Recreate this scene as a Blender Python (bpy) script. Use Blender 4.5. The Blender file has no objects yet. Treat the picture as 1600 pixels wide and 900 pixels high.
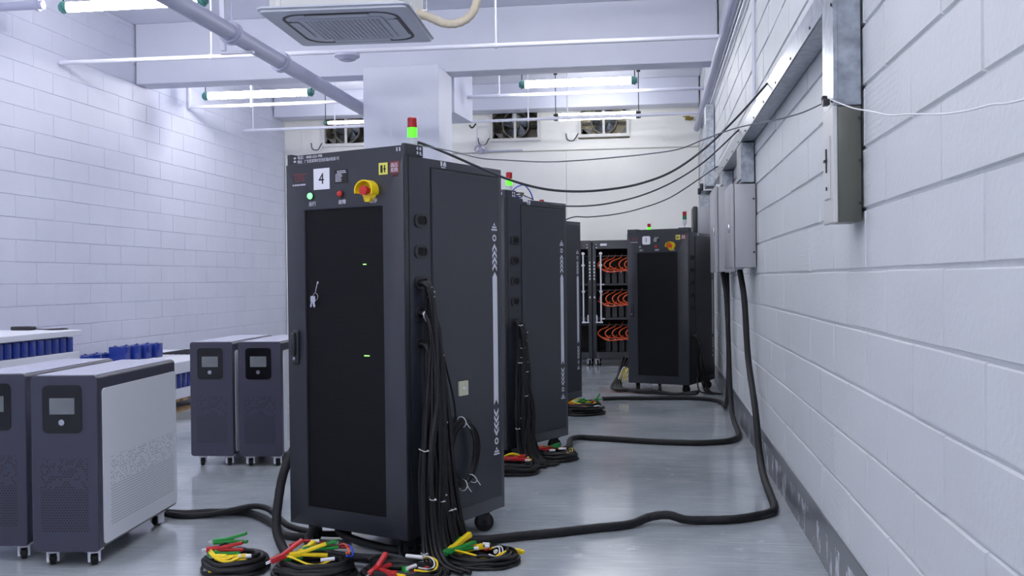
import bpy, bmesh, math, random
from mathutils import Vector, Matrix
R = math.radians
C = bpy.context.scene.collection
SC = bpy.context.scene

# ------------------------------------------------------------------ camera, world, exposure
YAW, PITCH, ROLL, EYE = .1382, -.0078, -.0112, 1.19
def make_camera():
    f = Vector((-math.sin(YAW)*math.cos(PITCH), math.cos(YAW)*math.cos(PITCH), math.sin(PITCH)))
    r = Vector((math.cos(YAW), math.sin(YAW), 0)); u = r.cross(f)
    r2 = math.cos(ROLL)*r + math.sin(ROLL)*u; u2 = -math.sin(ROLL)*r + math.cos(ROLL)*u
    cam = bpy.data.cameras.new('camera'); cam.sensor_width = 36; cam.lens = 1584/1600*36
    cam.clip_start = .05; cam.clip_end = 100
    o = bpy.data.objects.new('camera', cam); C.objects.link(o)
    m = Matrix((r2, u2, -f)).transposed().to_4x4(); m.translation = (0, 0, EYE)
    o.matrix_world = m; SC.camera = o
make_camera()
W = bpy.data.worlds.new('world'); SC.world = W; W.use_nodes = True
W.node_tree.nodes['Background'].inputs[0].default_value = (.55, .6, .7, 1)
W.node_tree.nodes['Background'].inputs[1].default_value = .15
SC.view_settings.view_transform = 'Standard'; SC.view_settings.look = 'None'
SC.view_settings.gamma = 1; SC.view_settings.use_curve_mapping = False
SC.view_settings.exposure = 0.3
SC.cycles.use_denoising = True
SC.cycles.max_bounces = 8; SC.cycles.diffuse_bounces = 5; SC.cycles.glossy_bounces = 4
SC.cycles.sample_clamp_indirect = 6
TUBE_POWER = 43.0
TUBE_TINT = (.985, .985, 1.0)

# ------------------------------------------------------------------ helpers
def lin(c):
    def g(v):
        v /= 255.
        return v/12.92 if v <= .04045 else ((v+.055)/1.055)**2.4
    return (g(c[0]), g(c[1]), g(c[2]), 1)

MATS = {}
def mat(name, col, rough=.5, metal=0, emit=0, spec=.5, alpha=1, noise=0, nscale=20, bump=0, bscale=60, trans=0, coat=0):
    if name in MATS: return MATS[name]
    m = bpy.data.materials.new(name); m.use_nodes = True
    nt = m.node_tree; b = nt.nodes['Principled BSDF']
    c = lin(col)
    b.inputs['Base Color'].default_value = c
    b.inputs['Roughness'].default_value = rough; b.inputs['Metallic'].default_value = metal
    b.inputs['Specular IOR Level'].default_value = spec
    if coat: b.inputs['Coat Weight'].default_value = coat; b.inputs['Coat Roughness'].default_value = .08
    if trans: b.inputs['Transmission Weight'].default_value = trans
    if alpha < 1: b.inputs['Alpha'].default_value = alpha
    if emit:
        b.inputs['Emission Color'].default_value = c; b.inputs['Emission Strength'].default_value = emit
    if noise or bump:
        tc = nt.nodes.new('ShaderNodeTexCoord')
    if noise:
        n = nt.nodes.new('ShaderNodeTexNoise'); n.inputs['Scale'].default_value = nscale; n.inputs['Detail'].default_value = 5
        nt.links.new(tc.outputs['Object'], n.inputs['Vector'])
        r = nt.nodes.new('ShaderNodeValToRGB')
        r.color_ramp.elements[0].position = .3; r.color_ramp.elements[1].position = .7
        r.color_ramp.elements[0].color = tuple(v*(1-noise) for v in c[:3])+(1,)
        r.color_ramp.elements[1].color = tuple(min(1, v*(1+noise)) for v in c[:3])+(1,)
        nt.links.new(n.outputs['Fac'], r.inputs['Fac']); nt.links.new(r.outputs['Color'], b.inputs['Base Color'])
    if bump:
        n = nt.nodes.new('ShaderNodeTexNoise'); n.inputs['Scale'].default_value = bscale; n.inputs['Detail'].default_value = 4
        nt.links.new(tc.outputs['Object'], n.inputs['Vector'])
        bp = nt.nodes.new('ShaderNodeBump'); bp.inputs['Strength'].default_value = bump; bp.inputs['Distance'].default_value = .01
        nt.links.new(n.outputs['Fac'], bp.inputs['Height']); nt.links.new(bp.outputs['Normal'], b.inputs['Normal'])
    MATS[name] = m
    return m

def N(nt, t, **kw):
    n = nt.nodes.new(t)
    for k, v in kw.items(): setattr(n, k, v)
    return n
def mth(nt, op, a, b=None, c=None):
    n = N(nt, 'ShaderNodeMath', operation=op)
    for i, v in enumerate((a, b, c)):
        if v is None: continue
        if isinstance(v, (int, float)): n.inputs[i].default_value = v
        else: nt.links.new(v, n.inputs[i])
    return n.outputs[0]

def dots_mat(name, base, hole, ax, pitch, rad, rough, fade=None, box=None, metal=0, spec=.5):
    """sheet metal with a staggered pattern of round holes in the plane of the two object axes ax"""
    if name in MATS: return MATS[name]
    m = bpy.data.materials.new(name); m.use_nodes = True
    nt = m.node_tree; b = nt.nodes['Principled BSDF']
    tc = N(nt, 'ShaderNodeTexCoord'); sp = N(nt, 'ShaderNodeSeparateXYZ'); nt.links.new(tc.outputs['Object'], sp.inputs[0])
    U, V = sp.outputs[ax[0]], sp.outputs[ax[1]]
    py = pitch*.866
    v = mth(nt, 'DIVIDE', V, py); row = mth(nt, 'FLOOR', v); fv = mth(nt, 'SUBTRACT', mth(nt, 'SUBTRACT', v, row), .5)
    odd = mth(nt, 'FLOORED_MODULO', row, 2.0)
    u = mth(nt, 'ADD', mth(nt, 'DIVIDE', U, pitch), mth(nt, 'MULTIPLY', odd, .5)); cu = mth(nt, 'FLOOR', u)
    fu = mth(nt, 'SUBTRACT', mth(nt, 'SUBTRACT', u, cu), .5)
    d = mth(nt, 'SQRT', mth(nt, 'ADD', mth(nt, 'POWER', mth(nt, 'ABSOLUTE', fu), 2.0), mth(nt, 'POWER', mth(nt, 'ABSOLUTE', mth(nt, 'MULTIPLY', fv, .866)), 2.0)))
    h = mth(nt, 'LESS_THAN', d, rad/pitch)
    if box:
        u0, u1, v0, v1 = box
        for s, lo, hi in ((U, u0, u1), (V, v0, v1)):
            h = mth(nt, 'MULTIPLY', h, mth(nt, 'MULTIPLY', mth(nt, 'GREATER_THAN', s, lo), mth(nt, 'LESS_THAN', s, hi)))
    if fade:   # above this height some holes of the pattern are left out at random
        cv = N(nt, 'ShaderNodeCombineXYZ'); nt.links.new(cu, cv.inputs[0]); nt.links.new(row, cv.inputs[1])
        wn = N(nt, 'ShaderNodeTexWhiteNoise', noise_dimensions='2D'); nt.links.new(cv.outputs[0], wn.inputs['Vector'])
        thr = mth(nt, 'MULTIPLY', mth(nt, 'GREATER_THAN', V, fade), .5)
        h = mth(nt, 'MULTIPLY', h, mth(nt, 'GREATER_THAN', wn.outputs['Value'], thr))
    mx = N(nt, 'ShaderNodeMix', data_type='RGBA'); nt.links.new(h, mx.inputs['Factor'])
    mx.inputs[6].default_value = lin(base); mx.inputs[7].default_value = lin(hole)
    nt.links.new(mx.outputs[2], b.inputs['Base Color'])
    b.inputs['Roughness'].default_value = rough; b.inputs['Metallic'].default_value = metal; b.inputs['Specular IOR Level'].default_value = spec
    MATS[name] = m
    return m

def bm_new(): return bmesh.new()
def box(bm, x0, x1, y0, y1, z0, z1, bev=0, seg=2, M=None):
    mm = Matrix.Translation(((x0+x1)/2, (y0+y1)/2, (z0+z1)/2)) @ Matrix.Diagonal((abs(x1-x0), abs(y1-y0), abs(z1-z0), 1))
    if M is not None: mm = M @ mm
    r = bmesh.ops.create_cube(bm, size=1, matrix=mm)
    if bev:
        es = list({e for v in r['verts'] for e in v.link_edges})
        bmesh.ops.bevel(bm, geom=es, offset=bev, segments=seg, affect='EDGES', profile=.5)
    return bm
def cyl(bm, p0, p1, r, seg=16, r2=None, caps=True):
    p0, p1 = Vector(p0), Vector(p1); d = p1-p0
    q = Vector((0, 0, 1)).rotation_difference(d.normalized()).to_matrix().to_4x4()
    bmesh.ops.create_cone(bm, cap_ends=caps, segments=seg, radius1=r, radius2=r if r2 is None else r2, depth=d.length,
                          matrix=Matrix.Translation((p0+p1)/2) @ q)
    return bm
def sphere(bm, c, r, seg=14, sc=(1, 1, 1)):
    bmesh.ops.create_uvsphere(bm, u_segments=seg, v_segments=max(6, seg//2), radius=r, matrix=Matrix.Translation(c) @ Matrix.Diagonal((*sc, 1)))
    return bm
def catmull(pts, n=6, closed=False):
    P = [Vector(p) for p in pts]; out = []; L = len(P)
    rng = range(L if closed else L-1)
    for i in rng:
        if closed: a, b, c, d = P[(i-1) % L], P[i], P[(i+1) % L], P[(i+2) % L]
        else: a, b, c, d = P[max(i-1, 0)], P[i], P[i+1], P[min(i+2, L-1)]
        for k in range(n):
            t = k/n
            out.append(.5*((2*b)+(c-a)*t+(2*a-5*b+4*c-d)*t*t+(-a+3*b-3*c+d)*t**3))
    if not closed: out.append(P[-1])
    return out
def tube(bm, pts, r, seg=8, n=6, smooth=True, closed=False, wob=0):
    P = catmull(pts, n, closed) if smooth else [Vector(p) for p in pts]
    Q = [P[0]]
    for p in P[1:]:
        if (p-Q[-1]).length > 1e-5: Q.append(p)
    P = Q; L = len(P); rings = []; up = None
    for i, p in enumerate(P):
        if closed: t = (P[(i+1) % L]-P[i-1])
        else: t = P[min(i+1, L-1)]-P[max(i-1, 0)]
        t.normalize()
        if up is None:
            up = Vector((0, 0, 1)) if abs(t.z) < .9 else Vector((1, 0, 0))
        up = (up-t*up.dot(t)).normalized(); s = t.cross(up)
        rr = r*(1+wob*math.sin(i*1.7)) if wob else r
        rings.append([bm.verts.new(p+(up*math.cos(2*math.pi*k/seg)+s*math.sin(2*math.pi*k/seg))*rr) for k in range(seg)])
    for i in range(L if closed else L-1):
        a, b = rings[i], rings[(i+1) % L]
        for k in range(seg):
            bm.faces.new((a[k], a[(k+1) % seg], b[(k+1) % seg], b[k]))
    if not closed:
        bm.faces.new(rings[0][::-1]); bm.faces.new(rings[-1])
    return bm
def prism(bm, poly, h0, h1, axes='xz', flip=False):
    """poly in the plane of axes, extruded along the third axis from h0 to h1"""
    ax = {'x': 0, 'y': 1, 'z': 2}; a, b = ax[axes[0]], ax[axes[1]]; c = 3-a-b
    lo, hi = [], []
    for p in poly:
        v = [0, 0, 0]; v[a], v[b] = p; v[c] = h0; lo.append(bm.verts.new(v)); v[c] = h1; hi.append(bm.verts.new(v))
    n = len(poly)
    fs = [bm.faces.new(lo), bm.faces.new(hi[::-1])]
    for i in range(n): fs.append(bm.faces.new((lo[i], hi[i], hi[(i+1) % n], lo[(i+1) % n])))
    bmesh.ops.recalc_face_normals(bm, faces=fs)
    return bm
def rrect(u0, u1, v0, v1, r, n=5):
    out = []
    for cx, cy, a in ((u1-r, v1-r, 0), (u0+r, v1-r, 90), (u0+r, v0+r, 180), (u1-r, v0+r, 270)):
        for k in range(n+1):
            t = R(a+90*k/n); out.append((cx+r*math.cos(t), cy+r*math.sin(t)))
    return out
def ring_prism(bm, outer, inner, h0, h1, axes='xz'):
    ax = {'x': 0, 'y': 1, 'z': 2}; a, b = ax[axes[0]], ax[axes[1]]; c = 3-a-b
    def V(p, h):
        v = [0, 0, 0]; v[a], v[b] = p; v[c] = h; return bm.verts.new(v)
    O0, O1, I0, I1 = ([V(p, h) for p in q] for q, h in ((outer, h0), (outer, h1), (inner, h0), (inner, h1)))
    n = len(outer); fs = []
    for i in range(n):
        j = (i+1) % n
        for A, B in ((O0, O1), (I1, I0), (O1, I1), (I0, O0)):
            fs.append(bm.faces.new((A[i], A[j], B[j], B[i])))
    bmesh.ops.recalc_face_normals(bm, faces=fs)
    return bm

def obj(name, bm, m, parent=None, sharp=35, loc=None):
    me = bpy.data.meshes.new(name); bm.normal_update(); bm.to_mesh(me); bm.free()
    me.materials.append(m)
    me.polygons.foreach_set('use_smooth', [True]*len(me.polygons))
    me.set_sharp_from_angle(angle=R(sharp))
    o = bpy.data.objects.new(name, me); C.objects.link(o)
    if parent is not None: o.parent = parent
    if loc: o.location = loc
    return o
def tag(o, label=None, cat=None, group=None, kind=None):
    if label: o['label'] = label
    if cat: o['category'] = cat
    if group: o['group'] = group
    if kind: o['kind'] = kind
    return o
def thing(name, label, cat, loc=(0, 0, 0), rz=0, group=None):
    o = bpy.data.objects.new(name, None); C.objects.link(o); o.empty_display_size = .1
    o.location = loc; o.rotation_euler = (0, 0, rz)
    return tag(o, label, cat, group)
def struct(name, bm, m, sharp=30):
    return tag(obj(name, bm, m, None, sharp), kind='structure')
def text(name, body, size, m, parent, loc, rot, align='CENTER', ext=.0006, sx=1):
    cu = bpy.data.curves.new(name, 'FONT'); cu.body = body; cu.size = size; cu.extrude = ext
    cu.align_x = align; cu.align_y = 'CENTER'; cu.resolution_u = 3
    t = bpy.data.objects.new(name, cu); C.objects.link(t)
    me = bpy.data.meshes.new_from_object(t.evaluated_get(bpy.context.evaluated_depsgraph_get()))
    C.objects.unlink(t); bpy.data.objects.remove(t); bpy.data.curves.remove(cu)
    me.materials.clear(); me.materials.append(m)
    o = bpy.data.objects.new(name, me); C.objects.link(o); o.parent = parent
    o.location = loc; o.rotation_euler = rot; o.scale = (sx, 1, 1)
    return o
FRONT = (R(90), 0, 0); SIDE = (R(90), 0, R(90))

# ------------------------------------------------------------------ materials
def wall_paint(name, col, bump=.5, stain=None, ribs=0, rough=.55):
    m = bpy.data.materials.new(name); m.use_nodes = True; nt = m.node_tree; b = nt.nodes['Principled BSDF']
    b.inputs['Roughness'].default_value = rough; b.inputs['Specular IOR Level'].default_value = .35
    tc = N(nt, 'ShaderNodeTexCoord')
    n = N(nt, 'ShaderNodeTexNoise'); n.inputs['Scale'].default_value = 2.2; n.inputs['Detail'].default_value = 6
    nt.links.new(tc.outputs['Object'], n.inputs['Vector'])
    r = N(nt, 'ShaderNodeValToRGB'); c = lin(col)
    r.color_ramp.elements[0].position = .3; r.color_ramp.elements[1].position = .7
    r.color_ramp.elements[0].color = tuple(v*.95 for v in c[:3])+(1,); r.color_ramp.elements[1].color = c
    nt.links.new(n.outputs['Fac'], r.inputs['Fac'])
    out = r.outputs['Color']
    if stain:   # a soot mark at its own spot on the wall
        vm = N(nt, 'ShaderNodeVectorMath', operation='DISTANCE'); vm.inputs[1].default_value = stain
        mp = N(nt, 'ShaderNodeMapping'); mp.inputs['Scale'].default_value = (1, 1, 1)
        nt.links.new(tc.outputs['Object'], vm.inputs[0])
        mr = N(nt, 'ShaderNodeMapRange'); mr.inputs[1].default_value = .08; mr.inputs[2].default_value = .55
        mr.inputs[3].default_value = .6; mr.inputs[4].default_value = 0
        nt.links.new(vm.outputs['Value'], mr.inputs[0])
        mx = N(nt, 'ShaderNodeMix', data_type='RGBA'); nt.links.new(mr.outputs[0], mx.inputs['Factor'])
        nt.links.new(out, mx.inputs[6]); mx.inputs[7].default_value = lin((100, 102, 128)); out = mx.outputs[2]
    nt.links.new(out, b.inputs['Base Color'])
    n2 = N(nt, 'ShaderNodeTexNoise'); n2.inputs['Scale'].default_value = 45; n2.inputs['Detail'].default_value = 5
    nt.links.new(tc.outputs['Object'], n2.inputs['Vector'])
    bp = N(nt, 'ShaderNodeBump'); bp.inputs['Strength'].default_value = bump; bp.inputs['Distance'].default_value = .004
    nt.links.new(n2.outputs['Fac'], bp.inputs['Height'])
    last = bp
    if ribs:   # combed keying grooves of the blocks under the paint
        w = N(nt, 'ShaderNodeTexWave', wave_type='BANDS', bands_direction='Z'); w.inputs['Scale'].default_value = 16
        w.inputs['Distortion'].default_value = 1.2; w.inputs['Detail Scale'].default_value = 2
        nt.links.new(tc.outputs['Object'], w.inputs['Vector'])
        ms = N(nt, 'ShaderNodeTexNoise'); ms.inputs['Scale'].default_value = 1.3; nt.links.new(tc.outputs['Object'], ms.inputs['Vector'])
        k = mth(nt, 'MULTIPLY', mth(nt, 'GREATER_THAN', ms.outputs['Fac'], .6), w.outputs['Fac'])
        b2 = N(nt, 'ShaderNodeBump'); b2.inputs['Strength'].default_value = ribs; b2.inputs['Distance'].default_value = .003
        nt.links.new(k, b2.inputs['Height']); nt.links.new(bp.outputs['Normal'], b2.inputs['Normal']); last = b2
    nt.links.new(last.outputs['Normal'], b.inputs['Normal'])
    return m
M_RIGHT = wall_paint('painted_block_right', (214, 217, 220), .6, ribs=.14)
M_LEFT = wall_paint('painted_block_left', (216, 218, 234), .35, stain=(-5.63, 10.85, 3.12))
M_PLASTER = wall_paint('painted_plaster', (208, 211, 226), .25)
M_CEIL = wall_paint('painted_ceiling', (222, 224, 236), .25)
M_BACK = wall_paint('sandwich_panel_paint', (240, 240, 236), .05, rough=.45)

def floor_mat():
    m = bpy.data.materials.new('grey_epoxy'); m.use_nodes = True; nt = m.node_tree; b = nt.nodes['Principled BSDF']
    tc = N(nt, 'ShaderNodeTexCoord')
    n = N(nt, 'ShaderNodeTexNoise'); n.inputs['Scale'].default_value = .9; n.inputs['Detail'].default_value = 8; n.inputs['Roughness'].default_value = .6
    nt.links.new(tc.outputs['Object'], n.inputs['Vector'])
    r = N(nt, 'ShaderNodeValToRGB'); r.color_ramp.elements[0].position = .38; r.color_ramp.elements[1].position = .62
    r.color_ramp.elements[0].color = lin((156, 164, 170)); r.color_ramp.elements[1].color = lin((186, 192, 198))
    nt.links.new(n.outputs['Fac'], r.inputs['Fac'])
    # scuffs: long thin scratches in two directions and small chips
    mp = N(nt, 'ShaderNodeMapping'); mp.inputs['Scale'].default_value = (1.2, 26, 1); mp.inputs['Rotation'].default_value = (0, 0, .12)
    nt.links.new(tc.outputs['Object'], mp.inputs['Vector'])
    s = N(nt, 'ShaderNodeTexNoise'); s.inputs['Scale'].default_value = 2.2; s.inputs['Detail'].default_value = 7; s.inputs['Roughness'].default_value = .7
    nt.links.new(mp.outputs[0], s.inputs['Vector'])
    k1 = N(nt, 'ShaderNodeMapRange'); k1.inputs[1].default_value = .53; k1.inputs[2].default_value = .66; k1.inputs[4].default_value = .45
    nt.links.new(s.outputs['Fac'], k1.inputs[0])
    s2 = N(nt, 'ShaderNodeTexNoise'); s2.inputs['Scale'].default_value = 7; s2.inputs['Detail'].default_value = 9; s2.inputs['Roughness'].default_value = .75
    nt.links.new(tc.outputs['Object'], s2.inputs['Vector'])
    k2 = N(nt, 'ShaderNodeMapRange'); k2.inputs[1].default_value = .585; k2.inputs[2].default_value = .68; k2.inputs[4].default_value = .55
    nt.links.new(s2.outputs['Fac'], k2.inputs[0])
    k = mth(nt, 'MAXIMUM', k1.outputs[0], k2.outputs[0])
    mx = N(nt, 'ShaderNodeMix', data_type='RGBA'); nt.links.new(k, mx.inputs['Factor'])
    nt.links.new(r.outputs['Color'], mx.inputs[6]); mx.inputs[7].default_value = lin((214, 217, 222))
    nt.links.new(mx.outputs[2], b.inputs['Base Color'])
    rr = N(nt, 'ShaderNodeMapRange'); rr.inputs[1].default_value = .3; rr.inputs[2].default_value = .7
    rr.inputs[3].default_value = .06; rr.inputs[4].default_value = .13
    nt.links.new(n.outputs['Fac'], rr.inputs[0]); nt.links.new(mth(nt, 'ADD', rr.outputs[0], mth(nt, 'MULTIPLY', k, .25)), b.inputs['Roughness'])
    bp = N(nt, 'ShaderNodeBump'); bp.inputs['Strength'].default_value = .06; bp.inputs['Distance'].default_value = .01
    nt.links.new(s2.outputs['Fac'], bp.inputs['Height']); nt.links.new(bp.outputs['Normal'], b.inputs['Normal'])
    b.inputs['Specular IOR Level'].default_value = 1.0
    return m
M_FLOOR = floor_mat()
def skirting_mat():
    m = bpy.data.materials.new('chipped_grey_skirting'); m.use_nodes = True; nt = m.node_tree; b = nt.nodes['Principled BSDF']
    tc = N(nt, 'ShaderNodeTexCoord'); mp = N(nt, 'ShaderNodeMapping'); mp.inputs['Scale'].default_value = (1, 3.2, 1.1)
    nt.links.new(tc.outputs['Object'], mp.inputs['Vector'])
    n = N(nt, 'ShaderNodeTexNoise'); n.inputs['Scale'].default_value = 5; n.inputs['Detail'].default_value = 4; n.inputs['Roughness'].default_value = .55
    nt.links.new(mp.outputs[0], n.inputs['Vector'])
    sp = N(nt, 'ShaderNodeSeparateXYZ'); nt.links.new(tc.outputs['Object'], sp.inputs[0])
    zone = mth(nt, 'MULTIPLY', mth(nt, 'LESS_THAN', sp.outputs[2], .15), mth(nt, 'GREATER_THAN', sp.outputs[1], 3.6))
    k = mth(nt, 'MULTIPLY', mth(nt, 'GREATER_THAN', n.outputs['Fac'], .59), zone)
    mx = N(nt, 'ShaderNodeMix', data_type='RGBA'); nt.links.new(k, mx.inputs['Factor'])
    mx.inputs[6].default_value = lin((104, 108, 114)); mx.inputs[7].default_value = lin((205, 206, 214))
    nt.links.new(mx.outputs[2], b.inputs['Base Color']); b.inputs['Roughness'].default_value = .3
    return m
M_SKIRT = skirting_mat()
M_CAB = mat('cabinet_powder_coat', (31, 34, 42), .36, spec=.65, bump=.06, bscale=400)
M_CABSIDE = mat('cabinet_side_powder_coat', (35, 39, 48), .36, spec=.65, bump=.06, bscale=400)
M_CABDARK = mat('cabinet_shadow_gap', (24, 25, 30), .6)
M_GROM = mat('black_plastic', (34, 35, 41), .4)
M_BLACK = mat('black_rubber_cable', (14, 14, 17), .42, spec=.35, bump=.1, bscale=120)
M_SLEEVE = mat('black_braided_sleeve', (19, 20, 24), .55, spec=.35, bump=.35, bscale=220)
M_WHITE = mat('white_print', (214, 216, 226), .5)
M_PAPER = mat('white_paper', (232, 232, 240), .6)
M_INK = mat('black_ink', (22, 22, 26), .6)
M_REDP = mat('dull_red_print', (120, 48, 48), .5)
M_REDB = mat('red_button', (190, 44, 38), .3)
M_YEL = mat('yellow_plastic', (240, 208, 24), .32)
M_YELST = mat('yellow_sticker', (222, 218, 96), .5)
M_GRN = mat('green_plastic', (22, 130, 52), .35)
M_REDC = mat('red_clip_plastic', (176, 32, 36), .35)
M_ORANGE = mat('orange_cable_jacket', (212, 84, 40), .4)
M_STEEL = mat('bright_steel', (205, 206, 210), .25, metal=1)
M_ZINC = mat('galvanised_sheet', (156, 162, 170), .34, metal=.85, noise=.28, nscale=24)
M_MESH = dots_mat('perforated_black_door', (15, 16, 20), (2, 2, 3), ('X', 'Z'), .0125, .0046, .6, spec=.2)
M_TIE = mat('white_cable_tie', (225, 225, 228), .4)
M_BLUE = mat('blue_battery_film', (24, 48, 132), .22)
M_BLUEW = mat('blue_cable', (32, 70, 190), .4)
M_FOAM = mat('white_foam_board', (226, 228, 238), .7, bump=.1, bscale=90)
M_WOOD = mat('pallet_wood', (158, 128, 92), .7, noise=.2, nscale=6)
M_GREYB = mat('grey_enamel', (166, 167, 172), .35)
M_OLIVE = mat('olive_grey_enamel', (82, 85, 77), .35)
M_BOXW = mat('off_white_enamel', (205, 206, 205), .35)
M_PIPE = mat('white_pipe_paint', (218, 219, 232), .4)
M_PIPEG = mat('grey_lavender_pipe', (176, 178, 202), .4)
M_ACW = mat('air_conditioner_plastic', (182, 187, 200), .4)
M_ACD = mat('air_conditioner_slot', (38, 40, 48), .5)
M_HOSE = mat('beige_pipe_lagging', (206, 196, 176), .7, bump=.4, bscale=60)
M_TEAL = mat('teal_end_cap', (70, 128, 122), .35)
M_TUBE = bpy.data.materials.new('lit_tube'); M_TUBE.use_nodes = True
_b = M_TUBE.node_tree.nodes['Principled BSDF']; _b.inputs['Base Color'].default_value = (.9, .9, .9, 1)
_b.inputs['Emission Color'].default_value = (*TUBE_TINT, 1); _b.inputs['Emission Strength'].default_value = TUBE_POWER
M_TWIN = M_TUBE.copy(); M_TWIN.name = 'lit_thin_tube'; M_TWIN.node_tree.nodes['Principled BSDF'].inputs['Emission Strength'].default_value = 24
M_GLEN = mat('lit_green_lens', (84, 255, 40), .3, emit=1.1)
M_GLENOFF = mat('unlit_green_lens', (20, 104, 62), .25)
M_RLEN = mat('unlit_red_lens', (150, 16, 20), .25)
M_SLBASE = mat('stack_light_base', (196, 200, 205), .35)
M_LEDG = mat('lit_green_led', (150, 255, 110), .4, emit=2.2)
M_LAMPG = mat('lit_green_lamp', (128, 255, 150), .3, emit=1.2)
M_LAMPDIM = mat('unlit_pale_lamp', (120, 132, 140), .3)
M_SHELL = mat('dark_slate_enamel', (52, 52, 68), .36)
M_UNITW = mat('light_grey_enamel', (214, 216, 224), .36)
M_UTOP = mat('top_with_painted_reflection', (186, 187, 208), .25)  # pale tone partly holds the ceiling's reflection, painted into the unit top
M_SCREEN = mat('grey_lcd_screen', (104, 108, 112), .12, noise=.15, nscale=9)
M_BEZEL = mat('gloss_black_bezel', (14, 14, 18), .14)
M_FR = dots_mat('unit_front_perforated', (52, 52, 68), (14, 13, 19), ('X', 'Z'), .0125, .0034, .36, fade=.33, box=(-.105, .1, .15, .46))
M_SD = dots_mat('unit_side_perforated', (222, 225, 234), (128, 130, 140), ('Y', 'Z'), .0135, .0034, .36, fade=.33, box=(-.32, .40, .15, .45))
M_BEIGE = mat('beige_switch_plate', (200, 198, 172), .4)
M_FANFR = mat('fan_frame_white', (208, 208, 206), .45)
M_FANDK = mat('fan_dark_metal', (92, 90, 86), .5, noise=.5, nscale=8)
M_FANBK = mat('fan_shaft_backing', (150, 144, 130), .7, noise=.8, nscale=6)
M_FANBK2 = mat('fan_shaft_painted_daylight', (225, 214, 190), .7, noise=.4, nscale=6)  # cream view outside, its daylight painted into a paler shaft colour
M_BRASS = mat('brass', (150, 130, 70), .35, metal=.8)
M_CLEAR = mat('milky_fan_plastic', (200, 200, 225), .3, alpha=.6)

# ------------------------------------------------------------------ the room
XL, XR, YB, YF, ZC = -5.63, .69, 15.1, -3.0, 4.05
def block_wall(side, x, sgn, y0, y1, z0, ztop, zoff, off, dep, gap, m, seed, vj=1.0):
    """blockwork wall: every block a chamfered pad on the bed, courses 0.2 m, blocks 0.6 m in half bond"""
    rnd = random.Random(seed); bm = bm_new()
    xb = x-sgn*dep            # bed plane behind the block faces (room lies towards +sgn)
    bm.faces.new([bm.verts.new(p) for p in ((xb, y0, z0), (xb, y1, z0), (xb, y1, ztop), (xb, y0, ztop))])
    k0 = int((z0-zoff)//.2)
    for k in range(k0, int((ztop-zoff)/.2)+1):
        za, zb = max(z0, zoff+k*.2), min(ztop, zoff+(k+1)*.2)
        if zb-za < .03: continue
        o = off[k % 2]; n0 = int(math.floor((y0-o)/.6))
        for n in range(n0, int((y1-o)/.6)+1):
            ya, yb = max(y0, o+n*.6), min(y1, o+(n+1)*.6)
            if yb-ya < .03: continue
            jt = gap*(.5+rnd.random()*.6)*(vj if vj == 1 else (vj if rnd.random() < .35 else .08)); dx = rnd.uniform(-.0012, .0012)*dep/.005
            t1, t2 = rnd.uniform(-1, 1)*.0008, rnd.uniform(-1, 1)*.0008
            g = gap*rnd.uniform(.35, .7)
            a = [(xb, ya+jt*.5, za+g), (xb, yb-jt*.5, za+g), (xb, yb-jt*.5, zb-g), (xb, ya+jt*.5, zb-g)]
            c = .0035
            f = [(x+sgn*(dx+t1), ya+jt*.5+c, za+g+c), (x+sgn*(dx+t2), yb-jt*.5-c, za+g+c), (x+sgn*(dx-t1), yb-jt*.5-c, zb-g-c), (x+sgn*(dx-t2), ya+jt*.5+c, zb-g-c)]
            A = [bm.verts.new(p) for p in a]; F = [bm.verts.new(p) for p in f]
            bm.faces.new(F)
            for i in range(4): bm.faces.new((A[i], A[(i+1) % 4], F[(i+1) % 4], F[i]))
    bmesh.ops.recalc_face_normals(bm, faces=bm.faces[:])
    # a slab behind, so that the wall has its thickness
    box(bm, xb-sgn*.2, xb-sgn*.002, y0, y1, z0, ztop)
    return struct('wall_'+side, bm, m, 20)
block_wall('right', XR, -1, YF, YB, 0, ZC, .011, (.445, .155), .008, .009, M_RIGHT, 3)
block_wall('left', XL, 1, YF, YB, 0, ZC, .0, (.26, -.04), .006, .0055, M_LEFT, 5, .5)
bm = bm_new(); box(bm, XL-.3, XR+.3, YF-.2, YB+.8, -.12, 0); struct('floor', bm, M_FLOOR)
bm = bm_new(); box(bm, XL-.3, XR+.3, YF-.2, YB+.8, ZC, ZC+.15); struct('ceiling', bm, M_CEIL)
bm = bm_new(); box(bm, XL-.2, XR+.2, YF-.2, YF, 0, ZC); struct('wall_front', bm, M_PLASTER)
FANS = [(-5.02, -4.27, 3.27, 3.78), (-2.41, -1.64, 3.27, 3.79), (-1.08, -.32, 3.295, 3.79)]
bm = bm_new()
def wall_band(bm, x0, x1, z0, z1): box(bm, x0, x1, YB, YB+.15, z0, z1)
wall_band(bm, XL-.2, XR+.2, 0, 3.27); wall_band(bm, XL-.2, XR+.2, 3.79, ZC)
xs = XL-.2
for f in FANS: wall_band(bm, xs, f[0], 3.27, 3.79); xs = f[1]
wall_band(bm, xs, XR+.2, 3.27, 3.79)
struct('wall_back', bm, M_BACK)
bm = bm_new()
for xa, xb_ in ((XL+.01, -3.9), (-3.894, -1.263), (-1.257, XR-.01)): box(bm, xa, xb_, YB-.03, YB-.001, .01, 3.10, .003, 1)
struct('trim_1', bm, M_BACK)                       # lower wall panels with their seams
bm = bm_new(); box(bm, XL+.01, XR-.01, YB-.045, YB-.002, 3.115, 3.15, .004, 1); struct('trim_2', bm, M_BACK)
bm = bm_new(); box(bm, XL+.02, XR-.02, 10.5, 10.8, 3.39, ZC-.001, .006, 1); struct('beam', bm, M_PLASTER)
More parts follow.
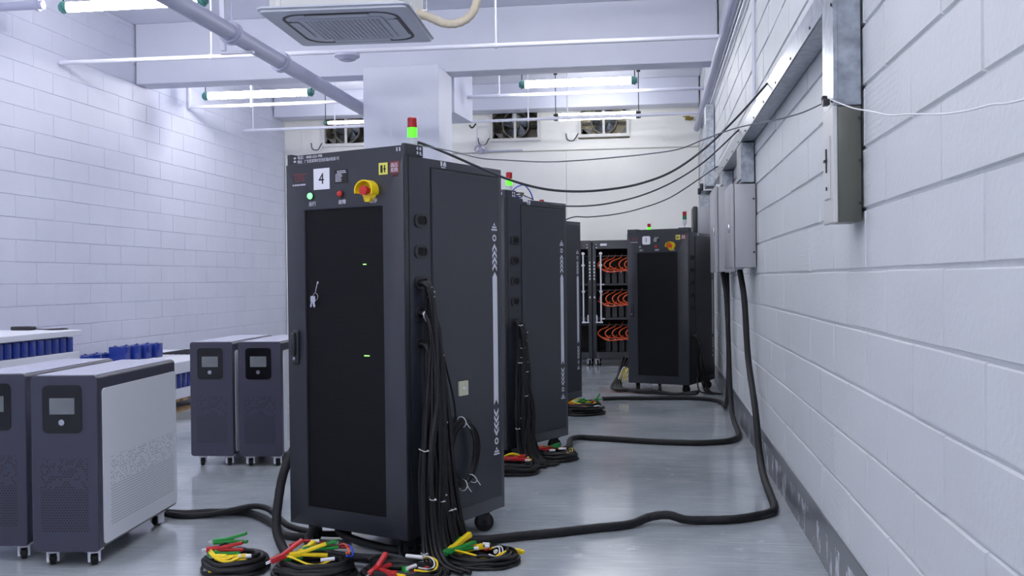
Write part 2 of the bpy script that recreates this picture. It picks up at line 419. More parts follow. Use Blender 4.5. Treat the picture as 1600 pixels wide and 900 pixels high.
bm = bm_new(); box(bm, XL+.02, XR-.02, 14.6, 14.95, 3.67, ZC-.001, .006, 1); struct('beam', bm, M_PLASTER)
bm = bm_new(); box(bm, -2.917, -2.127, 10.08, 10.75, 0, 3.385, .008, 2); struct('column', bm, M_PLASTER)
bm = bm_new(); prism(bm, [(10.96, 3.38), (10.96, 3.04), (12.1, 3.1), (12.1, 3.6), (10.96, 3.6)], -2.6, -2.14, 'yz'); box(bm, -2.6, -2.14, 10.96, 12.1, 3.55, ZC-.001)
struct('beam', bm, M_PLASTER)
bm = bm_new(); box(bm, XR-.006, XR+.004, YF, YB-.05, 0, .205, .002, 1); struct('baseboard_right', bm, M_SKIRT)
bm = bm_new(); box(bm, XL-.004, XL+.006, YF, YB-.05, 0, .1, .002, 1); struct('baseboard_left', bm, M_SKIRT)

# ------------------------------------------------------------------ equipment cabinets
def caster(parent, x, y, h, dark=True, a=0, r=None):
    """swivel caster: plate, fork, wheel; h = height of the body underside"""
    r = r or h*.42
    b = bm_new(); box(b, x-.03, x+.03, y-.03, y+.03, h-.008, h); Mx = Matrix.Translation((x, y, 0)) @ Matrix.Rotation(a, 4, 'Z')
    for s in (-1, 1):
        fw = .016 if dark else .02; ft = .003 if dark else .005
        box(b, s*fw-ft, s*fw+ft, -r*.7, r*(.55 if dark else .9), r*(.7 if dark else .55), h-.006, .002, 1, M=Mx)
    box(b, -.019, .019, -r*.6, r*.55, h-.018, h-.006, 0, 1, M=Mx)
    f = obj('caster', b, M_GROM if dark else M_PAPER, parent)
    b = bm_new()
    p0 = Mx @ Vector((-.011, 0, r)); p1 = Mx @ Vector((.011, 0, r)); cyl(b, p0, p1, r, 20)
    p0 = Mx @ Vector((-.021, 0, r)); p1 = Mx @ Vector((.021, 0, r)); cyl(b, p0, p1, r*.28, 10)
    obj('wheel', b, M_BLACK, f)
    return f
def stack_light(parent, x, y, z, lit=True, pole=.03, s=1):
    b = bm_new(); cyl(b, (x, y, z), (x, y, z+.006), .022*s, 16); cyl(b, (x, y, z), (x, y, z+pole), .006*s, 10)
    box(b, x-.03, x+.05, y-.012, y+.012, z, z+.003)
    st = obj('stack_light', b, M_STEEL, parent)
    z0 = z+pole
    b = bm_new(); cyl(b, (x, y, z0), (x, y, z0+.05*s), .021*s, 20); cyl(b, (x, y, z0-.008), (x, y, z0), .012*s, 20, .02*s); obj('light_base', b, M_SLBASE, st)
    b = bm_new(); cyl(b, (x, y, z0+.05*s), (x, y, z0+.092*s), .0205*s, 20)
    for k in range(4): cyl(b, (x, y, z0+(.054+.011*k)*s), (x, y, z0+(.056+.011*k)*s), .0213*s, 20)
    obj('lens', b, M_GLEN if lit else M_GLENOFF, st)['label'] = 'green lens'
    b = bm_new(); cyl(b, (x, y, z0+.093*s), (x, y, z0+.132*s), .0205*s, 20); cyl(b, (x, y, z0+.132*s), (x, y, z0+.136*s), .0205*s, 20, .017*s)
    obj('lens', b, M_RLEN, st)['label'] = 'red lens'
    return st
CW, CD, CB, CT = .68, .75, .1, 1.72
def cabinet(label, number, corner, ang, lit=True, right_side=True, sz=1.0, plate_round=False, switch=False, tabs=False, pole=.03):
    """corner: world position of the front right bottom corner; ang: clockwise turn seen from above"""
    a = R(ang)
    loc = (corner[0]-math.cos(a)*CW/2+math.sin(a)*CD/2, corner[1]+math.sin(a)*CW/2+math.cos(a)*CD/2, 0)
    t = thing('equipment_cabinet', label, 'cabinet', loc, -a, 'black wheeled test cabinets')
    x0, x1, y0, y1 = -CW/2, CW/2, -CD/2, CD/2
    b = bm_new(); box(b, x0+.002, x1-.002, y0+.03, y1, CB, CT, .004, 2)
    obj('body', b, M_CABSIDE, t)
    # front door: a thick frame round the perforated panel
    b = bm_new(); ring_prism(b, [(x0, CB), (x1, CB), (x1, CT), (x0, CT)], [(x0+.115, .185), (x0+.562, .185), (x0+.562, 1.512), (x0+.115, 1.512)], y0, y0+.028)
    bmesh.ops.bevel(b, geom=[e for e in b.edges if all(abs(v.co.y-y0) < 1e-6 for v in e.verts)], offset=.003, segments=2, affect='EDGES')
    door = obj('door', b, M_CAB, t)
    b = bm_new(); box(b, x0+.115, x0+.562, y0+.008, y0+.014, .185, 1.512); obj('perforated_panel', b, M_MESH, door)
    # handle
    b = bm_new(); box(b, x0+.034, x0+.072, y0-.012, y0+.002, .82, .975, .008, 3); box(b, x0+.042, x0+.064, y0-.03, y0-.01, .86, .965, .008, 3)
    h = obj('handle', b, M_GROM, door)
    b = bm_new(); cyl(b, (x0+.053, y0-.018, .848), (x0+.053, y0-.01, .848), .008, 12); obj('lock', b, M_STEEL, h)
    # number plate
    b = bm_new()
    if plate_round: prism(b, rrect(x0+.175, x0+.265, 1.60, 1.69, .018), y0-.003, y0-.0005)
    else: box(b, x0+.173, x0+.267, y0-.003, y0-.0005, 1.6, 1.693)
    p = obj('number_plate', b, M_PAPER, t)
    text('number', number, .07, M_INK, p, (x0+.22, y0-.0034, 1.645), FRONT, sx=.95)
    # red logo
    lg = text('logo', 'ESS', .034, M_REDP, t, (x0+.086, y0-.0008, 1.655), FRONT, sx=1.25)
    b = bm_new()
    for k in range(7): box(b, -.034+.0095*k, -.029+.0095*k+(k % 3)*.0008, -.031, -.024, -.0006, .0006)
    obj('logo_subtitle', b, M_WHITE, lg)
    b = bm_new()
    for k in range(2): box(b, x0+.045, x0+.128, y0-.0007, y0-.0001, 1.672+k*.004, 1.674+k*.004)
    obj('logo_lines', b, M_REDP, lg).matrix_parent_inverse = Matrix.LocRotScale(lg.location, lg.rotation_euler.to_quaternion(), lg.scale).inverted()
    # data label
    b = bm_new(); box(b, x0+.296, x0+.371, y0-.002, y0-.0005, 1.62, 1.681); dl = obj('data_label', b, M_INK, t)
    b = bm_new(); rnd = random.Random(4)
    for k in range(7):
        z = 1.672-k*.0072; xx = x0+.302+(.01 if k < 2 else 0)
        while xx < x0+(.36 if k < 2 else .334):
            w = rnd.uniform(.003, .009); box(b, xx, xx+w, y0-.0026, y0-.0019, z, z+.0038); xx += w+.002
    obj('label_print', b, M_WHITE, dl)
    # warning stickers
    b = bm_new(); box(b, x0+.547, x0+.595, y0-.0015, y0-.0003, 1.643, 1.693); s1 = obj('warning_sticker', b, M_YELST, t)
    b = bm_new(); box(b, x0+.556, x0+.568, y0-.002, y0-.0014, 1.651, 1.683); cyl(b, (x0+.579, y0-.002, 1.679), (x0+.579, y0-.0014, 1.679), .0042, 10)
    box(b, x0+.576, x0+.582, y0-.002, y0-.0014, 1.652, 1.674); prism(b, [(x0+.571, 1.664), (x0+.587, 1.664), (x0+.579, 1.677)], y0-.002, y0-.0014)
    obj('sticker_print', b, M_INK, s1)
    b = bm_new(); box(b, x0+.608, x0+.657, y0-.0015, y0-.0003, 1.645, 1.695); s2 = obj('warning_sticker', b, M_REDP, t); s2['label'] = 'red warning sticker'
    text('sticker_print', '高压', .02, M_WHITE, s2, (x0+.632, y0-.002, 1.678), FRONT); text('sticker_print', '危险', .02, M_WHITE, s2, (x0+.632, y0-.002, 1.658), FRONT)
    text('warning_text', '请勿触摸', .009, M_REDP, t, (x0+.632, y0-.0008, 1.634), FRONT)
    # indicator lamps and stop button
    for u, mm, tx, lb in ((.154, M_LAMPG if lit else M_LAMPDIM, '运行', 'green run lamp' if lit else 'pale unlit lamp'), (.33, M_REDB, '故障', 'red fault lamp')):
        b = bm_new(); cyl(b, (x0+u, y0-.006, 1.574), (x0+u, y0+.001, 1.574), .0165, 20); il = obj('indicator_lamp', b, M_GROM, t); il['label'] = lb
        b = bm_new(); sphere(b, (x0+u, y0-.006, 1.574), .0145, 16, (1, .9, 1)); obj('lamp_dome', b, mm, il)
        text('lamp_caption', tx, .022, M_WHITE, t, (x0+u+.008, y0-.0008, 1.538), FRONT)
    ux, uz = x0+.495, 1.578
    b = bm_new(); cyl(b, (ux, y0-.004, uz), (ux, y0, uz), .042, 24)
    out = [(.05*math.cos(R(t_)), .045*math.sin(R(t_))) for t_ in range(-25, 206, 11)]; inn = [(q[0]*.88, q[1]*.88) for q in out]
    for i in range(len(out)-1):   # hooded guard
        q = [(ux+out[i][0], uz+out[i][1]), (ux+out[i+1][0], uz+out[i+1][1]), (ux+inn[i+1][0], uz+inn[i+1][1]), (ux+inn[i][0], uz+inn[i][1])]
        prism(b, q, y0-.045, y0)
    prism(b, [(ux-.02, uz-.03), (ux+.02, uz-.03), (ux+.012, uz-.047), (ux-.012, uz-.047)], y0-.02, y0)
    es = obj('emergency_stop', b, M_YEL, t)
    b = bm_new(); cyl(b, (ux, y0-.03, uz), (ux, y0-.004, uz), .012, 16); cyl(b, (ux, y0-.042, uz), (ux, y0-.028, uz), .02, 20); cyl(b, (ux, y0-.046, uz), (ux, y0-.042, uz), .02, 20, .016)
    obj('stop_button', b, M_REDB, es)
    text('stop_caption', '急停', .022, M_WHITE, t, (x0+.514, y0-.0008, 1.534), FRONT)
    # top channel with two lines of writing, corner brackets
    b = bm_new(); box(b, x0+.02, x1-.005, y0+.012, y0+.016, CT, CT+.042); box(b, x0+.02, x1-.005, y0+.012, y0+.075, CT+.039, CT+.042)
    ch = obj('top_channel', b, M_CAB, t)
    if number != '1': text('channel_text', '电话：4008 655-998', .0175, M_WHITE, ch, (x0+.062, y0+.0115, CT+.0305), FRONT, 'LEFT')
    if number != '1': text('channel_text', '地址：广东省深圳市宝安区福永街道1号', .0175, M_WHITE, ch, (x0+.062, y0+.0115, CT+.0115), FRONT, 'LEFT', sx=.82)
    for xa, xb2 in ((x0, x0+.022), (x1-.02, x1)):
        b = bm_new(); hh = .05
        box(b, xa, xb2, y0+.01, y0+.135, CT, CT+hh, .002, 1)
        if tabs:
            xs_ = (x0, x0+.11) if xa == x0 else (x1-.11, x1); box(b, *xs_, y0+.005, y0+.1, CT, CT+.05, .004, 1)
        cb = obj('corner_bracket', b, M_CAB, t)
        b = bm_new()
        if xa == x0:
            for q in (.04, .055): box(b, xa+.026+q*.4, xa+.031+q*.4, y0+.0085, y0+.0115, CT+.012, CT+.02); box(b, xa+.026+q*.4, xa+.031+q*.4, y0+.0085, y0+.0115, CT+.027, CT+.035)
        else:
            for yy in (.09, .11):
                for zz in (.01, .029): box(b, x1-.0005, x1+.0006, y0+yy, y0+yy+.01, CT+zz, CT+zz+.012)
            for q in (.03, .045): box(b, x1-q, x1-q+.006, y0+.0085, y0+.0098, CT+.018, CT+.034)
        obj('bracket_slots', b, M_WHITE, cb)
    # right side: cable column with grommets, recessed panel, stripe
    b = bm_new(); prism(b, [(y0+.19, .16), (y0+.715, .16), (y0+.715, 1.676), (y0+.19, 1.676)], x1-.001, x1+.006, 'yz')
    bmesh.ops.bevel(b, geom=[e for e in b.edges if all(v.co.x > x1+.005 for v in e.verts)], offset=.003, segments=1, affect='EDGES')
    sp_ = obj('side_panel', b, M_CABSIDE, t)
    b = bm_new(); box(b, x1-.003, x1+.0005, y0+.184, y0+.19, .15, 1.684); box(b, x1-.003, x1+.0005, y0+.19, y0+.72, 1.678, 1.684); box(b, x1-.003, x1+.0005, y0+.031, y0+.035, CB, CT)
    obj('panel_gap', b, M_CABDARK, t)
    for k in range(5):
        z = 1.449-.133*k
        b = bm_new(); ring_prism(b, rrect(y0+.066, y0+.158, z-.029, z+.029, .025), rrect(y0+.08, y0+.146, z-.019, z+.019, .017), x1-.002, x1+.007, 'yz')
        gr = obj('cable_grommet', b, M_GROM, t)
        b = bm_new(); prism(b, rrect(y0+.082, y0+.144, z-.017, z+.017, .015), x1-.001, x1+.002, 'yz')
        for q in (-.012, 0, .012): prism(b, [(y0+.113+q-.003, z-.014), (y0+.113+q+.003, z-.014), (y0+.113+q+.003, z+.014), (y0+.113+q-.003, z+.014)], x1+.002, x1+.0035, 'yz')
        obj('grommet_brush', b, M_BLACK, gr)
    b = bm_new(); ys = y0+.672; xo, xi = x1+.0064, x1+.0055
    prism(b, [(ys-.019, .6), (ys, .625), (ys+.019, .6), (ys+.019, 1.205), (ys, 1.23), (ys-.019, 1.205)], xi, xo, 'yz')
    for k in range(4):
        for sgn, zz in ((1, 1.232+.03*k), (-1, .583-.03*k)):
            prism(b, [(ys-.019, zz), (ys, zz+sgn*.024), (ys+.019, zz), (ys+.019, zz+sgn*.017), (ys, zz+sgn*.041), (ys-.019, zz+sgn*.017)], xi, xo, 'yz')
    n = 16
    for zc in (1.39, .428):
        ring_prism(b, [(ys+.016*math.cos(2*math.pi*i/n), zc+.016*math.sin(2*math.pi*i/n)) for i in range(n)], [(ys+.009*math.cos(2*math.pi*i/n), zc+.009*math.sin(2*math.pi*i/n)) for i in range(n)], xi, xo, 'yz')
    for zc in (1.437, .375):
        prism(b, [(ys-.008, zc+.012), (ys+.008, zc+.012), (ys, zc+.026)], xi, xo, 'yz')
        for q, w in ((0, .018), (-.012, .024)): prism(b, [(ys-w, zc+q), (ys+w, zc+q), (ys+w, zc+q+.008), (ys-w, zc+q+.008)], xi, xo, 'yz')
    obj('side_stripe', b, M_WHITE, sp_)
    b = bm_new()
    prism(b, [(y0+.26, 1.695), (y0+.272, 1.695), (y0+.272, 1.716), (y0+.26, 1.716)], x1-.001, x1+.0006, 'yz'); prism(b, [(y0+.28, 1.695), (y0+.3, 1.695), (y0+.3, 1.708), (y0+.29, 1.717), (y0+.28, 1.708)], x1-.001, x1+.0006, 'yz')
    prism(b, [(y0+.265, 1.687), (y0+.296, 1.687), (y0+.296, 1.691), (y0+.265, 1.691)], x1-.001, x1+.0006, 'yz')
    obj('side_icon', b, M_WHITE, t)
    for x_, y_, aa in ((x0+.07, y0+.09, .3), (x1-.07, y0+.09, -.4), (x0+.07, y1-.08, .2), (x1-.05, y1-.11, -.9)):
        caster(t, x_, y_, CB, True, aa, .046)
    if switch:
        b = bm_new(); prism(b, rrect(y0+.364, y0+.434, .672, .737, .003, 2), x1+.006, x1+.013, 'yz'); sw = obj('switch_plate', b, M_BEIGE, t)
        b = bm_new(); prism(b, rrect(y0+.392, y0+.406, .698, .712, .002, 2), x1+.013, x1+.02, 'yz'); obj('switch_knob', b, M_WHITE, sw)
    if number == '4':
        for z, k in ((1.265, 3), (.871, 5)):
            b = bm_new()
            for q in range(k): box(b, x0+.447+q*.006, x0+.4505+q*.006, y0+.006, y0+.0085, z-.002, z+.002)
            obj('status_led', b, M_LEDG, door)
    stack_light(t, x1-(.03 if lit else .075), y0+.1, CT+.003, lit, pole)
    t.scale = (1, 1, sz)
    return t
def local(t, x, y, z):
    a = t.rotation_euler[2]
    return (t.location[0]+x*math.cos(a)-y*math.sin(a), t.location[1]+x*math.sin(a)+y*math.cos(a), z)

cab4 = cabinet('tall black cabinet with the number 4 plate and lit green lamp, nearest of all', '4', (-1.027, 4.137), 24.6, switch=True)
cab3 = cabinet('black wheeled cabinet standing directly behind the number 4 cabinet', '3', (-.908-.028, 6.42-.005), 27)
cab2 = cabinet('black cabinet with only its edge in view, last of the row behind number 4', '2', (-.971, 8.714), 24.6)
cab1 = cabinet('black cabinet with the number 1 plate standing by the right wall, its lamps unlit', '1', (.358, 10.47), 23.5, lit=False, sz=.965, plate_round=True, tabs=True, pole=.085)

# keys hanging in the door of the nearest cabinet
kt = thing('key_ring', 'bunch of silver keys hanging from the perforated door of cabinet 4', 'keys', local(cab4, -.34+.19, -.375, 1.10), cab4.rotation_euler[2])
b = bm_new(); cyl(b, (.0, -.003, .088), (.0, .004, .088), .006, 10); tube(b, [(0, -.005, .088), (-.002, -.012, .06), (-.006, -.012, .04)], .0016, 6); obj('lock_key', b, M_STEEL, kt)
b = bm_new(); tube(b, [(-.004+.014*math.cos(i*.5236), -.014, .026+.016*math.sin(i*.5236)) for i in range(12)], .0013, 6, 2, closed=True); obj('ring', b, M_STEEL, kt)
for dx, tilt in ((-.022, .25), (-.014, -.1), (-.026, -.3)):
    b = bm_new(); Mx = Matrix.Translation((dx, -.016-dx*.1, .024)) @ Matrix.Rotation(tilt, 4, 'Y')
    box(b, -.009, .009, -.001, .001, -.02, .004, .0, 1, M=Mx); box(b, -.004, .004, -.001, .001, -.045, -.02, 0, 1, M=Mx); box(b, .0, .006, -.001, .001, -.04, -.034, 0, 1, M=Mx)
    obj('key', b, M_STEEL, kt)

# ------------------------------------------------------------------ cable bundles hanging on the cabinets' right sides
def bundle(label, cab, zs, n, spread, seed, bottom_y, thick=.0075, ties=True, side=1):
    rnd = random.Random(seed)
    t = thing('cable_bundle', label, 'cable bundle', local(cab, side*.4, -.25, 0), cab.rotation_euler[2], 'cable bundles hanging from cabinet grommets')
    ox, oy = side*.4, -.25
    X = CW/2
    tie_pts = []
    for i in range(n):
        z0 = zs[i % len(zs)]; u = rnd.random(); ya = -CD/2+.085+.05*rnd.random()
        d0 = .012+rnd.random()*.01; out = .02+rnd.random()*.065
        yb = bottom_y[0]+(bottom_y[1]-bottom_y[0])*((i+rnd.random()*.6)/n)-CD/2
        pts = [(X-.003, ya, z0), (X+d0+.02, ya+.004, z0-.006), (X+out*.7+.012, ya+.02*u, z0-.09), (X+out+.01, ya*.75+yb*.25+spread*rnd.uniform(-.4, .5), z0*.62),
               (X+out+.02, ya*.5+yb*.5+spread*rnd.uniform(-.6, .6), z0*.38), (X+out+.02+.02*u, ya*.2+yb*.8, .14), (X+out+.05+.05*u, yb, .03), (X+out+.13+.1*u, yb+rnd.uniform(-.03, .05), .012)]
        b = bm_new(); tube(b, [(side*p[0]-ox, p[1]-oy, p[2]) for p in pts], thick*rnd.uniform(.8, 1.15), 8, 6); obj('cable', b, M_BLACK, t)
        q = catmull(pts, 6)
        tie_pts += [q[k] for k in (rnd.randrange(8, 34),)]
    if ties:
        for p in tie_pts[::2]:
            b = bm_new(); z = p.z
            ring = [(side*(p.x)+.0125*math.cos(k*1.047)-ox, p.y+.0125*math.sin(k*1.047)-oy, z+.002*math.sin(k*2.1)) for k in range(6)]
            tube(b, ring, .0017, 5, 3, closed=True); box(b, side*p.x+.012-ox, side*p.x+.018-ox, p.y-.003-oy, p.y+.003-oy, z-.003, z+.003)
            tube(b, [(side*p.x+.016-ox, p.y-oy, z), (side*p.x+.03-ox, p.y-.012-oy, z+.004)], .0016, 5, 2); obj('cable_tie', b, M_TIE, t)
    return t
b4 = bundle('thick bundle of black cables with white ties hanging down the side of cabinet 4', cab4, (1.18, 1.052, 1.05, .92), 46, .05, 11, (-.03, .26), .009)
for y_, z_, ang in ((.105, 1.165, .8), (.09, 1.04, .6), (.1, 1.03, .9)):
    b = bm_new(); Mx = Matrix.Translation((CW/2+.036-.4, -CD/2+y_+.25, z_)) @ Matrix.Rotation(ang, 4, 'X'); box(b, -.001, .001, -.009, .009, -.022, .022, 0, 1, M=Mx)
    obj('paper_tag', b, M_PAPER, b4)
bundle('black cable bundle hanging down the side of the cabinet behind number 4', cab3, (.92, .915, .9), 32, .07, 12, (.02, .2), .009)
bundle('black cables draping low on the right side of cabinet 1', cab1, (.60, .58), 7, .04, 13, (.08, .2), .007, False)
# coil hung on the side of the nearest cabinet
hc = thing('hanging_cable_coil', 'round coil of thin black cable tied with white ties on cabinet 4 side', 'cable coil', local(cab4, CW/2+.03, -.02, .27), cab4.rotation_euler[2])
rnd = random.Random(8)
for k in range(9):
    ry, rz = .118-.007*k*.5+rnd.uniform(-.006, .006), .15-.006*k*.5+rnd.uniform(-.008, .004)
    b = bm_new(); tube(b, [(.006+.004*(k % 4)+.004*math.sin(i), ry*math.cos(i*.5236), .152+rz*math.sin(i*.5236)) for i in range(12)], .0042, 7, 4, closed=True); obj('cable_loop', b, M_BLACK, hc)
b = bm_new(); tube(b, [(.012, -.06, .31), (.03, -.10, .4), (.035, -.16, .55), (.03, -.21, .7)], .0045, 7); obj('cable_tail', b, M_BLACK, hc)
for ang in (100, 262, 300):
    b = bm_new(); cy, cz = .113*math.cos(R(ang)), .152+.143*math.sin(R(ang)); ra = R(ang)
    tube(b, [(.014+.024*math.cos(k*1.047), cy+.024*math.sin(k*1.047)*math.cos(ra), cz+.024*math.sin(k*1.047)*math.sin(ra)) for k in range(6)], .0022, 5, 3, closed=True)
    tube(b, [(.036, cy, cz), (.045, cy+.02, cz-.03)], .002, 5, 2); obj('cable_tie', b, M_TIE, hc)

# ------------------------------------------------------------------ coils of test leads lying on the floor
CLIPM = {'g': M_GRN, 'r': M_REDC, 'y': M_YEL, 'k': M_GROM}
def clip(parent, x, y, z, yaw, pitch, col, L=.1, open_=.2):
    Mx = Matrix.Translation((x, y, z)) @ Matrix.Rotation(yaw, 4, 'Z') @ Matrix.Rotation(-pitch, 4, 'Y')
    b = bm_new()
    for s in (-1, 1):
        Ms = Mx @ Matrix.Rotation(s*open_, 4, 'Y')
        box(b, 0, L, -.011, .011, -.0065, .0065, .003, 2, M=Ms)
    box(b, -.034, .016, -.0115, .0115, -.012, .012, .005, 2, M=Mx)
    c = obj('alligator_clip', b, CLIPM[col], parent); c['label'] = {'g': 'green', 'r': 'red', 'y': 'yellow', 'k': 'black'}[col]+' alligator clip'
    b = bm_new(); box(b, -.055, -.028, -.004, .004, .0015, .005, .001, 1, M=Mx); box(b, -.055, -.028, -.004, .004, -.005, -.0015, .001, 1, M=Mx); obj('clip_jaw', b, M_STEEL, c)
def lead_coil(label, loc, rx, ry, n, thick, seed, clips, wires, tags, tail=None, hgt=.055):
    rnd = random.Random(seed); t = thing('test_lead_coil', label, 'test leads', (loc[0], loc[1], 0), 0, 'coiled test leads on the floor')
    for k in range(n):
        f = 1-.36*((k*.618) % 1); zz = thick+hgt*(k/n)
        pts = []
        for i in range(14):
            a = i*2*math.pi/14; w = 1+rnd.uniform(-.05, .05)
            pts.append((rx*f*w*math.cos(a), ry*f*w*math.sin(a), max(thick*1.02, zz+rnd.uniform(-.006, .006))))
        b = bm_new(); tube(b, pts, thick*rnd.uniform(.75, 1.1), 8, 4, closed=True); obj('cable_loop', b, M_BLACK, t)
    for a0, a1, f, z, col, r in wires:
        pts = [(rx*f*math.cos(R(a0+(a1-a0)*i/5)), ry*f*math.sin(R(a0+(a1-a0)*i/5)), z+.012*math.sin(i*1.3)) for i in range(6)]
        b = bm_new(); tube(b, pts, r, 7, 5); obj('lead_wire', b, {'y': M_YEL, 'r': M_REDC, 'g': M_GRN, 'b': M_BLUEW, 'k': M_BLACK, 'o': M_ORANGE, 'w': M_TIE}[col], t)
    for c in clips: clip(t, *c)
    for x, y, z, yaw, L in tags:
        b = bm_new(); Mx = Matrix.Translation((x, y, z)) @ Matrix.Rotation(yaw, 4, 'Z'); cyl(b, Mx @ Vector((-L/2, 0, 0)), Mx @ Vector((L/2, 0, 0)), .008, 12); obj('wire_marker', b, M_TIE, t)
    if tail:
        b = bm_new(); tube(b, tail, thick, 8, 6); obj('cable_tail', b, M_BLACK, t)
    return t
lead_coil('leftmost coil of black leads before cabinet 4, a green clip pair on top', (-1.725, 3.99), .135, .125, 9, .0115, 21,
          [(-.055, -.01, .125, .12, .12, 'g', .11, .16), (-.075, -.03, .095, .1, .1, 'r', .12, .12), (-.02, -.075, .075, .02, .0, 'y', .1, .1), (-.035, -.1, .03, .1, 0, 'y', .05, .02), (-.06, -.05, .08, .05, 0, 'g', .1, .05)],
          [(190, 300, .78, .075, 'y', .0055), (185, 290, .72, .082, 'y', .005), (200, 290, .6, .08, 'g', .006), (120, 190, .8, .08, 'k', .005)],
          [(.075, -.075, .083, .15, .05), (-.09, .0, .09, .7, .04)],
          tail=[(.13, .0, .03), (.2, .05, .06), (.32, .08, .05), (.42, .1, .02)])
lead_coil('coil of leads with red, green and yellow clips under cabinet 4 front edge', (-1.37, 3.95), .165, .125, 10, .0125, 22,
          [(-.13, -.06, .085, .75, .25, 'r', .12, .25), (-.06, -.03, .095, .25, .12, 'y', .12, .2), (-.04, .02, .1, .22, .15, 'g', .13, .1), (-.10, -.035, .08, .2, .1, 'g', .06, .1), (-.05, .03, .1, 1.2, .2, 'y', .06, .1)],
          [(150, 30, .88, .105, 'r', .0055), (60, -20, .95, .095, 'b', .004), (60, -10, .86, .1, 'o', .004), (200, 320, .7, .08, 'y', .004)],
          [(-.03, .095, .115, .3, .035), (.055, .09, .115, -.3, .03), (.075, -.06, .085, .5, .055)])
lead_coil('dark coil with red clips at the front corner of cabinet 4', (-.99, 3.87), .17, .11, 10, .0125, 23,
          [(-.09, -.05, .07, 1.0, .4, 'r', .08, .35), (-.05, -.06, .065, -.8, .1, 'r', .08, .1), (-.02, -.07, .06, -.7, .05, 'y', .08, .05), (.06, -.02, .05, .5, .15, 'r', .06, .15), (.03, -.03, .05, 2.0, .1, 'g', .06, .1)],
          [(70, -60, .85, .08, 'y', .004), (75, -50, .78, .085, 'w', .003), (160, 60, .9, .08, 'k', .008)],
          [(.045, .04, .1, -.25, .075), (.05, -.035, .08, 1.1, .05)])
lead_coil('coil of leads by the rear right wheel of cabinet 4, clips fanned out', (-.735, 4.2), .165, .125, 12, .0075, 24,
          [(-.12, -.04, .06, 1.15, .25, 'g', .1, .1), (-.115, -.03, .065, .95, .35, 'y', .12, .05), (-.12, -.05, .06, .45, .15, 'g', .12, .1), (-.07, -.02, .055, .4, .15, 'y', .09, .06), (.15, .085, .03, -.2, 0, 'y', .03, .05), (-.1, .03, .05, .6, .2, 'r', .07, .1)],
          [(200, 340, .62, .05, 'y', .0045), (195, 350, .7, .055, 'y', .004), (170, 20, .35, .06, 'y', .004), (60, -60, .6, .05, 'w', .0028), (55, -55, .52, .05, 'w', .0028), (160, 20, .25, .058, 'r', .004)],
          [(.02, .055, .065, -.1, .03), (.03, .02, .065, .1, .02), (.075, -.035, .06, 1.3, .014), (-.01, -.02, .066, .15, .02)], hgt=.045)
lead_coil('coil of leads with a yellow wire loop, nearer one beside the cabinet behind number 4', (-.875, 6.2), .17, .15, 9, .011, 25,
          [(-.02, .04, .08, .1, .1, 'r', .1, .1), (.02, .02, .08, -.2, 0, 'r', .09, .05)],
          [(120, 10, .6, .09, 'y', .006), (130, 0, .7, .08, 'y', .005), (200, 320, .6, .06, 'k', .006)],
          [(.1, -.02, .08, .3, .03), (.05, -.1, .05, 0, .02), (.0, -.1, .05, .2, .015)])
lead_coil('coil of leads under the rear wheel side of the cabinet behind number 4', (-.665, 6.66), .16, .13, 9, .011, 26,
          [(-.05, .02, .075, .1, .2, 'g', .1, .1), (-.1, -.02, .07, .0, .1, 'r', .1, .1)],
          [(180, 60, .5, .075, 'o', .005), (190, 50, .6, .07, 'o', .005), (170, 300, .6, .06, 'r', .004), (40, -40, .8, .06, 'y', .004)],
          [(.0, -.05, .07, .4, .04), (.06, .02, .07, .1, .05), (.1, -.01, .06, .7, .03)])
lead_coil('loose heap of leads with a green clip upright beside the last cabinet of the row', (-.64, 8.98), .2, .2, 10, .012, 27,
          [(.13, .05, .12, .2, .5, 'g', .06, .5), (-.05, .02, .09, .4, .3, 'g', .09, .15), (.12, .03, .09, .9, -.6, 'r', .07, .1)],
          [(190, 340, .8, .09, 'o', .008), (200, 350, .65, .1, 'y', .006), (160, 20, .5, .1, 'y', .006), (170, 60, .8, .09, 'r', .005), (120, 0, .6, .1, 'g', .006), (-60, 30, .9, .07, 'w', .006)],
          [(-.05, .05, .1, .2, .05), (.1, -.08, .07, 1.0, .03), (-.08, -.15, .05, .1, .03)], hgt=.09)
# long flat drape of leads under cabinet 1
dr = thing('cable_drape', 'flat heap of black leads with yellow wires under cabinet 1', 'test leads', (0, 10.6, 0))
rnd = random.Random(31)
for k in range(14):
    b = bm_new(); f = k/13
    pts = [(-.33+.1*f, 11.0-10.6+.1*rnd.random(), .35-.2*f*rnd.random()), (-.38+.05*f, 10.9-10.6, .16), (-.44+.1*f, 10.72-10.6+.1*f, .03+.02*rnd.random()), (-.2, 10.62-10.6-.06*f, .02+.015*rnd.random()),
           (.0, 10.52-10.6-.06*f, .02+.02*rnd.random()), (.2, 10.4-10.6-.05*f, .02), (.42+.03*f, 10.36-10.6+.1*f, .02+.02*rnd.random())]
    tube(b, pts, .013, 8, 5); obj('cable', b, M_BLACK, dr)
for k in range(7):
    b = bm_new(); x = -.36+.025*k; tube(b, [(x-.03, .26, .07+.01*k), (x, .25, .16+.012*k), (x+.05, .27, .25-.01*k), (x+.08, .3, .14)], .0065, 7, 5); obj('lead_wire', b, M_YEL if k % 2 else M_TIE, dr)

